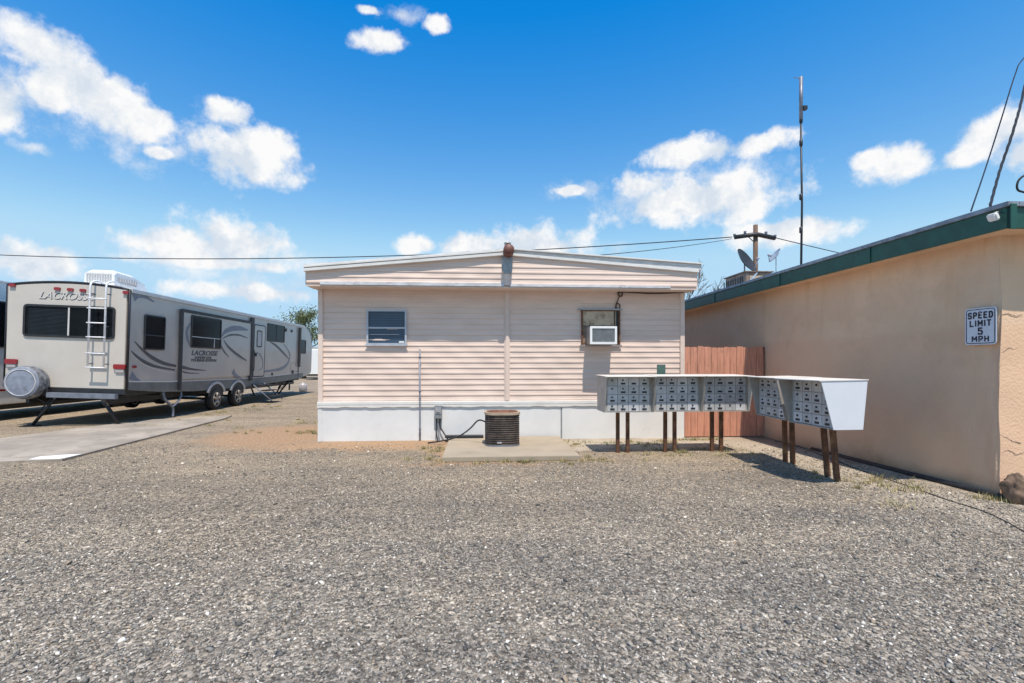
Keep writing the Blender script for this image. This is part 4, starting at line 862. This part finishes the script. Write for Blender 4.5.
# second slide trim at the front
yf, _ = rs(297, 340); m = MB(); m.box(.019, .09, yf-.09, yf+.06, zbt+.3, ZT-.12); m.build('slide_trim', 'dark', tr)
yf2 = yf; m = MB(); m.box(.0, .028, yf-.02, yf+.02, ZB+.02, zbt+.3); m.build('panel_seam', 'rvtrim', tr)
for px, py, s_ in ((283.5,330,.07), (289.3,331,.06), (291.5,372,.09), (271,374,.05)):
    y_, z_ = rs(px, py); m = MB(); m.rrect(y_-s_, y_+s_, z_-s_, z_+s_, .02, 'x', .004, .03); m.build('hatch', 'dark', tr)
y_, z_ = rs(132, 366.7); m = MB(); m.rrect(y_-.07, y_+.07, z_-.03, z_+.03, .02, 'x', .002, .02); m.build('side_marker_light', 'red', tr)
for y0_, y1_, z0_, z1_ in ((10.3, 11.3, 1.12, 1.5),):
    h_ = MB().rrect(y0_, y1_, z0_, z1_, .04, 'x', .001, .008).build('storage_hatch', 'rvside', tr); MB().rrect(y0_-.012, y1_+.012, z0_-.012, z1_+.012, .05, 'x', .001, .006, hole=.010).build('hatch_frame', 'rvtrim', h_)
    MB().box(.009, .02, (y0_+y1_)/2-.03, (y0_+y1_)/2+.03, z1_-.07, z1_-.04).build('latch', 'dark', h_)
# decals
ribbon([(131.7,341.4),(140,350),(150.4,357.8),(162,363.3),(174,366)], [.008,.035,.05,.045,.03], .004, 'decal', 'rvgraph')
ribbon([(128.6,350.8),(134,356),(143.4,362.5),(156,367),(173,370)], [.008,.03,.045,.03,.02], .004, 'decal', 'rvgraph')
ribbon([(128.6,354),(140,363.5),(156,370),(174,373)], [.006,.012,.012,.008], .004, 'decal', 'rvsilver')
ribbon([(179,367.2),(190,369.3),(203,370.3)], [.05,.03,.006], SO+.002, 'decal', 'rvgraph')
ribbon([(179,371.5),(186,373),(196,373.2)], [.02,.015,.006], SO+.002, 'decal', 'rvgraph')
ribbon([(128.8,297),(133,294.5),(141,296.5),(150,302)], [.11,.09,.05,.006], .004, 'decal', 'rvgraph2')
ribbon([(186.5,321),(182.3,330),(182.8,338),(185.5,345)], [.01,.06,.06,.006], SO+.002, 'decal', 'rvgraph2')
ribbon([(217.3,337),(221,331.5),(228,328.5),(236,328.3),(244,330)], [.01,.07,.09,.08,.02], SO+.002, 'decal', 'rvgraph2')
ribbon([(218.4,338.5),(226,335),(235,335),(244,338)], [.008,.03,.03,.012], SO+.002, 'decal', 'rvgraph')
ribbon([(219.4,339.5),(224,346),(230,351.5),(237,356.5),(243.6,360.5)], [.008,.04,.05,.045,.02], SO+.002, 'decal', 'rvgraph')
ribbon([(217,340),(217.5,346),(221,352),(226,357)], [.006,.03,.03,.006], SO+.002, 'decal', 'rvgraph')
ribbon([(230,371),(233,375),(240,378.5)], [.12,.06,.008], SO+.002, 'decal', 'rvgraph2')
ribbon([(267.5,341.4),(274,345.5),(280.5,351.5),(287.6,359)], [.01,.05,.05,.02], .004, 'decal', 'rvgraph')
ribbon([(281.5,344),(286,349.5),(288.5,356),(286,364),(279,369),(263,371.5)], [.006,.03,.05,.07,.07,.03], .004, 'decal', 'rvgraph2')
ribbon([(252.5,352.5),(257,354),(260.3,360),(260.3,367),(257,370.5)], [.012,.03,.03,.03,.012], .034, 'decal', 'rvgraph2')
ribbon([(304.5,328),(308.5,333),(310,343)], [.02,.06,.02], .004, 'decal', 'rvgraph2')
ribbon([(129,375),(134,379),(141,382.5)], [.10,.05,.006], .004, 'decal', 'rvgraph2')
# lettering on the slide-out and on the back
def sidetext(body, px, py, pxw, h, ma, shear=.25):
    y_, z_ = rs(px, py); ya2, _ = rs(px-pxw/2, py); yb2, _ = rs(px+pxw/2, py)
    o = text('lettering', body, ma, tr, h, (SO+.004, y_, z_), (R(90), 0, R(90)), shear=shear, extrude=.002, bold=.006)
    wd = max(v.co.x for v in o.data.vertices)-min(v.co.x for v in o.data.vertices); o.scale = (abs(yb2-ya2)/wd, 1, 1); return o
sidetext('LACROSSE', 201, 353.3, 27, .20, 'rvgraph'); sidetext('LUXURY LITE', 199.5, 357.6, 17, .085, 'rvgraph', .1); sidetext('TOURING EDITION', 200.5, 360.4, 26, .10, 'rvgraph', .1)
x_, z_ = rb(62.5, 296.4); xa, _ = rb(38, 296); xb, _ = rb(94, 297)
for off, ma_, bo in ((-.0375, 'rvgraph', .004), (-.0415, 'rvsilver', .001)):
    o = text('lettering', 'LACROSSE', ma_, tr, .235, (x_+(.010 if off > -.04 else 0), off, z_-(.012 if off > -.04 else 0)), (R(90), 0, 0), shear=.35, extrude=.0015, bold=bo)
    wd = max(v.co.x for v in o.data.vertices)-min(v.co.x for v in o.data.vertices); o.scale = ((xb-xa)/wd, 1, 1)
# rear window
xa, zA = rb(21.5, 303.8); xb, _ = rb(113, 307); _, zB_ = rb(40, 336.8)
rw = MB().rrect(xa, xb, zB_, zA, .09, 'y', -.065, -.036, hole=.05).build('rear_window', 'dark', tr)
m = MB(); m.rrect(xa+.04, xb-.04, zB_+.04, zA-.04, .07, 'y', -.05, -.044); m.build('pane', 'darkglass', rw)
xm, _ = rb(67, 320); m = MB(); m.box(xm-.018, xm+.018, -.062, -.051, zB_+.05, zA-.05); m.build('window_bar', 'rvsilver', rw)
m = MB(); 
for k in range(20): z_ = zB_+.06+k*(zA-zB_-.15)/20; m.box(xa+.12, xm-.03, -.0525, -.0508, z_, z_+.012)
m.build('blind', 'rvtrim', rw)
# lights
for px, py, s_ in ((9.7,286,.0), (54.5,289.6,0), (67.5,290.5,0), (80,291.3,0), (123,293.3,0)):
    x_, z_ = rb(px, py); l_ = MB().rrect(x_-.065, x_+.065, z_-.02, z_+.05, .02, 'y', -.075, -.037).build('marker_light', 'red', tr); m = MB(); m.rrect(x_-.05, x_+.05, z_-.045, z_-.021, .01, 'y', -.055, -.037); m.build('lens', 'lens', l_)
for px, py in ((11.5,361.5), (119.5,366.8)):
    x_, z_ = rb(px, py); l_ = MB().rrect(x_-.14, x_+.13, z_-.055, z_+.06, .03, 'y', -.08, -.037).build('tail_light', 'red', tr); m = MB(); m.rrect(x_-.10, x_+.1, z_-.13, z_-.057, .03, 'y', -.07, -.037); m.build('lens', 'lens', l_)
# ladder
xL, _ = rb(90.5, 330); xR, _ = rb(105.3, 330)
lad = MB(); yl = -.19; xL += .03; xR += .05
for x in (xL, xR):
    lad.tube(bez([(x, .25, ZT+.12), (x, .02, ZT+.17), (x, yl+.03, ZT+.10), (x, yl, ZT-.05)], 5) + [(x, yl, 1.40)], .022, 8)
lo = lad.build('ladder', 'ladder', tr)
for py in (299.5, 309, 323.5, 337.5, 353.5, 367.5):
    z_ = rb(98, py)[1]; m = MB(); m.tube([(xL-.05, yl-.01, z_), (xR+.02, yl-.01, z_)], .018, 6); m.build('rung', 'ladder', lo)
m = MB()
for z_ in (ZT-.15, 1.46, 2.35):
    for x in (xL, xR): m.tube([(x, yl, z_), (x, -.04, z_)], .014, 6)
m.build('stand_off', 'steel', lo)
# rooftop unit
ru = MB(); ax0, ax1 = rb(86, 285)[0]-.42, rb(117, 285)[0]-.42; zc = crown(-.9)+.05
vs = []
for f, hh_, ins in ((0,.03,0), (0,.30,.0), (.12,.36,.03), (.75,.34,.04), (1.25,.22,.1), (1.45,.05,.14)):
    yy = .35+f*1.0
    vs += [(ax0+ins, yy, zc-.02), (ax0+ins, yy, zc+hh_*.85), (ax0+ins+.08, yy, zc+hh_), (ax1-ins-.08, yy, zc+hh_), (ax1-ins, yy, zc+hh_*.85), (ax1-ins, yy, zc-.02)]
ru.add(vs, [(i*6+j, (i+1)*6+j, (i+1)*6+(j+1) % 6, i*6+(j+1) % 6) for i in range(5) for j in range(6)]+[(0,1,2,3,4,5), tuple(range(35,29,-1))])
ro = ru.build('rooftop_air_conditioner', 'white_p', tr, bevel=.012)
m = MB()
for i in range(10):
    for j in range(3): x = ax0+.05+i*(ax1-ax0-.1)/10; z_ = zc+.05+j*.075; m.box(x, x+(ax1-ax0-.1)/10-.02, .337, .352, z_, z_+.05)
m.build('rear_grille', 'plasticgrille', ro)
m = MB()
for i in range(8): yy = .5+i*.09; m.box(ax1-.036, ax1-.012, yy, yy+.05, zc+.06, zc+.2)
m.build('side_grille', 'plasticgrille', ro)
# spare tyre under its cover
x_, z_ = rb(24.5, 382); rt = .385
sp_ = MB(); ax = Vector((.10, -1, .03)).normalized(); cc = Vector((x_+.20, -.06, z_))
sp_.lathe([(rt*.7,-.02),(rt*.96,.02),(rt,.09),(rt*1.0,.25),(rt*.93,.33)], cc, ax, n=36); st = sp_.build('spare_tyre_cover', 'tirecover2', tr)
m = MB(); m.lathe([(rt*.93,.33),(rt*.88,.350),(rt*.80,.356),(0,.362)], cc, ax, n=36); m.build('cover_face', 'tirecover', st)
m = MB(); m.lathe([(rt*.80,.357),(rt*.80,.366),(rt*.765,.366),(rt*.765,.357)], cc, ax, n=36); m.build('cover_ring', 'rvsilver', st)
# bumper, frame, underside
bxa, bz = rb(52, 394.5); bxb, _ = rb(120, 398.5)
m = MB(); m.box(bxa-.55, bxa+.02, -.17, -.07, ZB-.18, ZB-.04); m.box(bxa-.4, bxb+.1, -.03, .05, ZB-.12, ZB); m.build('rear_beam', 'dark', tr)
m = MB(); m.box(bxa, bxb, -.20, -.09, ZB-.22, ZB-.10); m.build('bumper', 'steel', tr, bevel=.008)
m = MB(); m.box(xl+.12, -.10, .1, TL-1.4, ZB-.16, ZB-.002); m.build('underbelly', 'dark', tr)
m = MB(); m.box(-.55, -.47, .0, TL-1.0, ZB-.38, ZB-.16); m.box(xl+.47, xl+.55, .0, TL-1, ZB-.38, ZB-.16)
for y in (1.5, 3.0, 4.5, 7.0, 9.0, 11.0): m.box(xl+.2, -.15, y, y+.08, ZB-.24, ZB-.17)
m.build('chassis', 'dark', tr)
m = MB(); m.box(xl+.5, -.75, 1.6, 3.4, ZB-.42, ZB-.17); m.box(xl+.5, -.6, 6.6, 8.0, ZB-.40, ZB-.17); m.build('tank', 'dark', tr)
# wheels, mudguards
wy1, wy2 = rs(214.8, 400)[0], rs(236.5, 395)[0]
for yy in (wy1, wy2):
    wheel(tr, .05, yy, .345, .22)
    m = MB(); pts = []
    for ro_ in (.50, .42): pts.append([(yy+ro_*1.15*math.cos(R(a)), .42+ro_*.98*math.sin(R(a))) for a in range(20, 161, 10)])
    m.prism(pts[0]+pts[1][::-1], 'x', .002, .045); m.build('wheel_arch', 'plasticgrille', tr)
    m = MB(); m.prism([(yy+.46*math.cos(R(a)), .44+.40*math.sin(R(a))) for a in range(0, 181, 10)], 'x', .019, .022); m.build('wheel_well', 'dark', tr)
    wheel(tr, xl+.3, yy, .345, .22)
m = MB(); m.tube([(-.1, wy1, .35), (xl+.2, wy1, .35)], .04, 8); m.tube([(-.1, wy2, .35), (xl+.2, wy2, .35)], .04, 8); m.build('axle', 'dark', tr)
# stabiliser jacks
def gt(px, py, dz=0): q = G(px, py); return Vector((q.x-XR, q.y-YR, dz))
def jack(x, y, dx):
    m = MB(); f0 = Vector((x+dx, y-.0, .0+ -(-(x+dx))*0)); gz = (x+dx)*math.sin(ROLL)
    m.tube([(x, y, ZB-.2), (x+dx, y, gz+.03)], .035, 6); m.tube([(x+dx*1.05, y+.01, ZB-.2), (x+dx*.45, y+.01, .48)], .02, 6); m.tube([(x+dx*.2, y-.01, ZB-.25), (x+dx*.7, y-.01, .3)], .015, 6)
    m.box(x+dx-.13, x+dx+.13, y-.1, y+.1, gz, gz+.03); m.build('stabiliser_jack', 'dark', tr)
jx1 = gt(44, 420); jx2 = gt(116, 423)
jack(-1.62, .05, -.52); jack(-.62, .05, .42); jack(-.6, TL-1.9, -.35); jack(-.25, TL-2.2, -.5); jack(-2.2, TL-1.9, .3)
# black water hose loop
y_, _ = rs(172, 400)
m = MB(); m.tube(bez([(-.06, y_-.35, ZB), (-.02, y_-.33, .55), (.0, y_-.1, .36), (.0, y_+.02, .25), (.02, y_+.0, .02)]), .035, 8); m.tube(bez([(-.06, y_+.42, ZB), (-.02, y_+.42, .6), (.0, y_+.25, .42), (.0, y_+.02, .3)]), .028, 8); m.build('drain_hose', 'steel', tr)
# entry steps
ys0, _ = rs(250.5, 385); ys1, _ = rs(262, 385)
for k in range(3):
    s_ = MB().box(.02+k*.24, .30+k*.24, ys0+.05, ys1+.05, .66-k*.2, .69-k*.2).build('step', 'dark', tr)
m = MB()
for y_ in (ys0+.03, ys1+.05): m.tube([(-.05, y_, .78), (.75, y_, .12)], .022, 6)
m.build('step_frame', 'steel', tr)
# tongue & propane cover at the front
m = MB(); m.tube([(-.5, TL-1, .55), (-TW/2, TL+1.2, .5)], .05, 6); m.tube([(-TW+.5, TL-1, .55), (-TW/2, TL+1.2, .5)], .05, 6); m.tube([(-TW/2, TL+.9, .5), (-TW/2, TL+.9, .05)], .04, 8); m.build('tongue', 'dark', tr)

# small pale tank beside the nose
q = G(303, 391.5); tk = MB(); tk.lathe([(0,0),(.17,0),(.2,.05),(.2,.30),(.16,.40),(.06,.44),(.06,.48),(0,.48)], (q.x, q.y, 0), n=20)
tag(tk.build('gas_cylinder', 'lens'), 'small white gas cylinder on the ground near the trailer nose', 'gas cylinder')

def plain_trailer(name, loc, rot, Lg, Wd, H0, H1, label, wins):
    r = empty(name, loc, (0,0,rot)); tag(r, label, 'caravan')
    P_ = [(0, H0)] + [(0+Lg*.03*(1-math.cos(R(a))), H1-.25+.25*math.sin(R(a))) for a in (0, 30, 60, 90)] + [(Lg-Lg*.10*(1-math.cos(R(a))), H1-.25+.25*math.sin(R(a))) for a in (90, 60, 30, 0)] + [(Lg, H0+.4), (Lg-.5, H0)]
    m = MB(); m.prism(P_, 'x', -Wd, 0); m.build('body', 'white_p', r, bevel=.03)
    m = MB(); m.box(-Wd-.02, .03, -.02, Lg-.3, H1-.03, H1+.02); m.build('roof', 'white_p', r, bevel=.01)
    m = MB(); m.box(.002, .012, .05, Lg-.6, H0+.35, H0+.40); m.build('stripe', 'red', r)
    for y0_, y1_, z0_, z1_ in wins:
        f = MB().rrect(y0_, y1_, z0_, z1_, .06, 'x', .001, .03, hole=.04).build('window', 'dark', r); m = MB(); m.rrect(y0_+.03, y1_-.03, z0_+.03, z1_-.03, .05, 'x', .005, .012); m.build('pane', 'darkglass', f)
    m = MB(); m.box(-Wd+.15, -.12, .2, Lg-.6, H0-.14, H0-.002); m.build('underbelly', 'dark', r)
    for y in (Lg*.55, Lg*.55+.9): wheel(r, -.03, y, .33, .2)
    return r
q = w(1, 363, 13.2)
plain_trailer('travel_trailer', (-12.35, 12.6, 0), 0, 9.5, 2.4, .42, 3.62, 'white caravan standing behind the champagne travel trailer at the far left', [(.3, 2.4, 1.9, 3.1), (4, 5, 2.0, 2.9)])
q = G(316, 384)
plain_trailer('travel_trailer', (w(322, 363, 44).x+1.6, w(322, 363, 44).y, 0), R(4), 7, 3.2, .5, 2.9, 'distant white caravan glimpsed between the trailer nose and mobile home corner', [(1, 2.2, 1.7, 2.4)])

# ---------- trees ----------
def leafy_tree(loc, h, rad, n, label, seed):
    rd = random.Random(seed); r = empty('tree', loc); tag(r, label, 'tree')
    m = MB(); m.tube([(0,0,0),(.1,.05,h*.25),(-.05,.1,h*.5),(.1,0,h*.8)], [.22,.17,.12,.05], 8)
    cl_ = []
    for i in range(22):
        a = rd.uniform(0, 6.283); u = rd.uniform(.15, 1); z = h*rd.uniform(.38, .97); sp = rad*u*math.sqrt(max(.05, 1-((z/h-.62)/.42)**2))
        c_ = Vector((sp*math.cos(a), sp*math.sin(a), z)); cl_.append((c_, rd.uniform(.28, .5)*rad)); m.tube([(0,0,h*.3+rd.uniform(0,h*.2)), c_*.6+Vector((0,0,c_.z*.3)), c_], [.08,.04,.015], 5)
    m.build('trunk', 'bark', r); L_ = MB()
    for c_, s_ in cl_:
        for k in range(n):
            p = c_ + Vector((rd.gauss(0,.45), rd.gauss(0,.45), rd.gauss(0,.36)))*s_
            d1 = Vector((rd.uniform(-1,1), rd.uniform(-1,1), rd.uniform(-1,1))).normalized(); d2 = d1.cross(Vector((rd.uniform(-1,1), rd.uniform(-1,1), rd.uniform(-1,1)))).normalized(); q = rd.uniform(.06,.13)
            L_.v += [tuple(p-d1*q), tuple(p+d2*q*.45), tuple(p+d1*q), tuple(p-d2*q*.45)]; o = len(L_.v)-4; L_.f.append((o,o+1,o+2,o+3)); L_.sm.append(False)
    me = bpy.data.meshes.new('crown'); me.from_pydata(L_.v, [], L_.f); me.materials.append(M['leaf']); o = bpy.data.objects.new('crown', me); COL.objects.link(o); o.parent = r
q = w(304, 363, 48); leafy_tree((q.x, q.y, 0), 6.6, 2.3, 240, 'green leafy tree behind the champagne trailer nose', 5)
q = w(288, 363, 60); leafy_tree((q.x, q.y, 0), 4.6, 2.6, 130, 'low distant tree whose top barely shows over the trailer roof', 9)
def bare_tree(loc, h, seed, label, lean=(0,0)):
    rd = random.Random(seed); m = MB()
    def br(p, d, ln, r_, dep):
        pts = [p]; q = Vector(p); dd = Vector(d)
        for i in range(4): dd = (dd+Vector((rd.uniform(-.16,.16), rd.uniform(-.16,.16), rd.uniform(-.05,.15)))).normalized(); q = q+dd*ln/4; pts.append(Vector(q))
        m.tube(pts, [max(.009, r_*(1-.15*i)) for i in range(5)], 5, caps=False)
        if dep == 0: return
        for k in range(rd.choice((2,3,3))):
            i = rd.choice((2,3,4)); a = rd.uniform(0,6.283); nd_ = (dd+Vector((math.cos(a), math.sin(a), rd.uniform(-.1,.5)))*rd.uniform(.5,.9)).normalized()
            br(pts[i], nd_, ln*rd.uniform(.55,.8), r_*.5, dep-1)
    r = empty('bare_tree', loc); tag(r, label, 'tree')
    br(Vector((0,0,0)), Vector((lean[0],lean[1],1)), h*.42, .16, 6); m.build('trunk', 'bark', r)
q = w(705, 363, 25); bare_tree((q.x, q.y, 0), 7.3, 4, 'leafless tree rising between the mobile home roof and the green roof')
q = w(668, 363, 27); bare_tree((q.x, q.y, 0), 6.3, 12, 'leafless shrub whose thin twigs poke just above the mobile home roof')

# ---------- small litter: dry grass, weeds ----------
def grass(name, spots, ma, label, hmin, hmax, n):
    rd = random.Random(len(spots)*7+n); m = MB()
    for (px, py, sx, sy) in spots:
        c_ = G(px, py)
        cen = [(c_.x+rd.gauss(0, sx), c_.y+rd.gauss(0, sy), rd.uniform(.02, .09), rd.uniform(.5, 1.5)) for _ in range(9)]
        for k in range(n):
            cq = rd.choice(cen); x = cq[0]+rd.gauss(0, cq[2]); y = cq[1]+rd.gauss(0, cq[2]*.7); h = rd.uniform(hmin, hmax)*cq[3]; a = rd.uniform(0, 6.283); l_ = rd.uniform(.2, 1.0)*h; wd = .004
            if y > 9.62 and HX0 < x < HX1: continue
            m.add([(x-wd*math.sin(a), y+wd*math.cos(a), 0), (x+wd*math.sin(a), y-wd*math.cos(a), 0), (x+l_*math.cos(a), y+l_*math.sin(a), h)], [(0,1,2)])
    me = bpy.data.meshes.new(name); me.from_pydata(m.v, [], m.f); me.materials.append(M[ma]); o = bpy.data.objects.new(name, me); COL.objects.link(o); tag(o, label, 'grass', kind='stuff')
grass('dry_grass', [(430,450,.25,.25),(445,462,.3,.1),(520,463,.6,.05),(585,462,.4,.12),(600,447,.5,.12),(640,443,.5,.1),(690,441,.5,.1),(300,425,.6,.5),(270,432,.5,.3),(690,455,.5,.1),(230,413,.5,.3),(262,406,1.2,.4),(160,427,.6,.15),(195,421,.5,.2),(850,480,.3,.4),(560,447,.2,.3),(1000,500,.2,.1),(940,492,.5,.25)], 'drygrass', 'short dry yellow grass tufts along pads and walls', .02, .07, 420)
grass('weeds', [(312,433,.15,.15),(670,450,.35,.08),(690,440,.2,.05),(600,443,.3,.06),(527,462.5,.10,.02),(725,452,.3,.08),(240,410,.6,.2),(250,407,.6,.3),(1005,498,.06,.05),(640,444,.3,.05)], 'greengrass', 'low green weeds growing by the fence and the trailer wheels', .02, .06, 200)

S.render.engine = 'CYCLES'
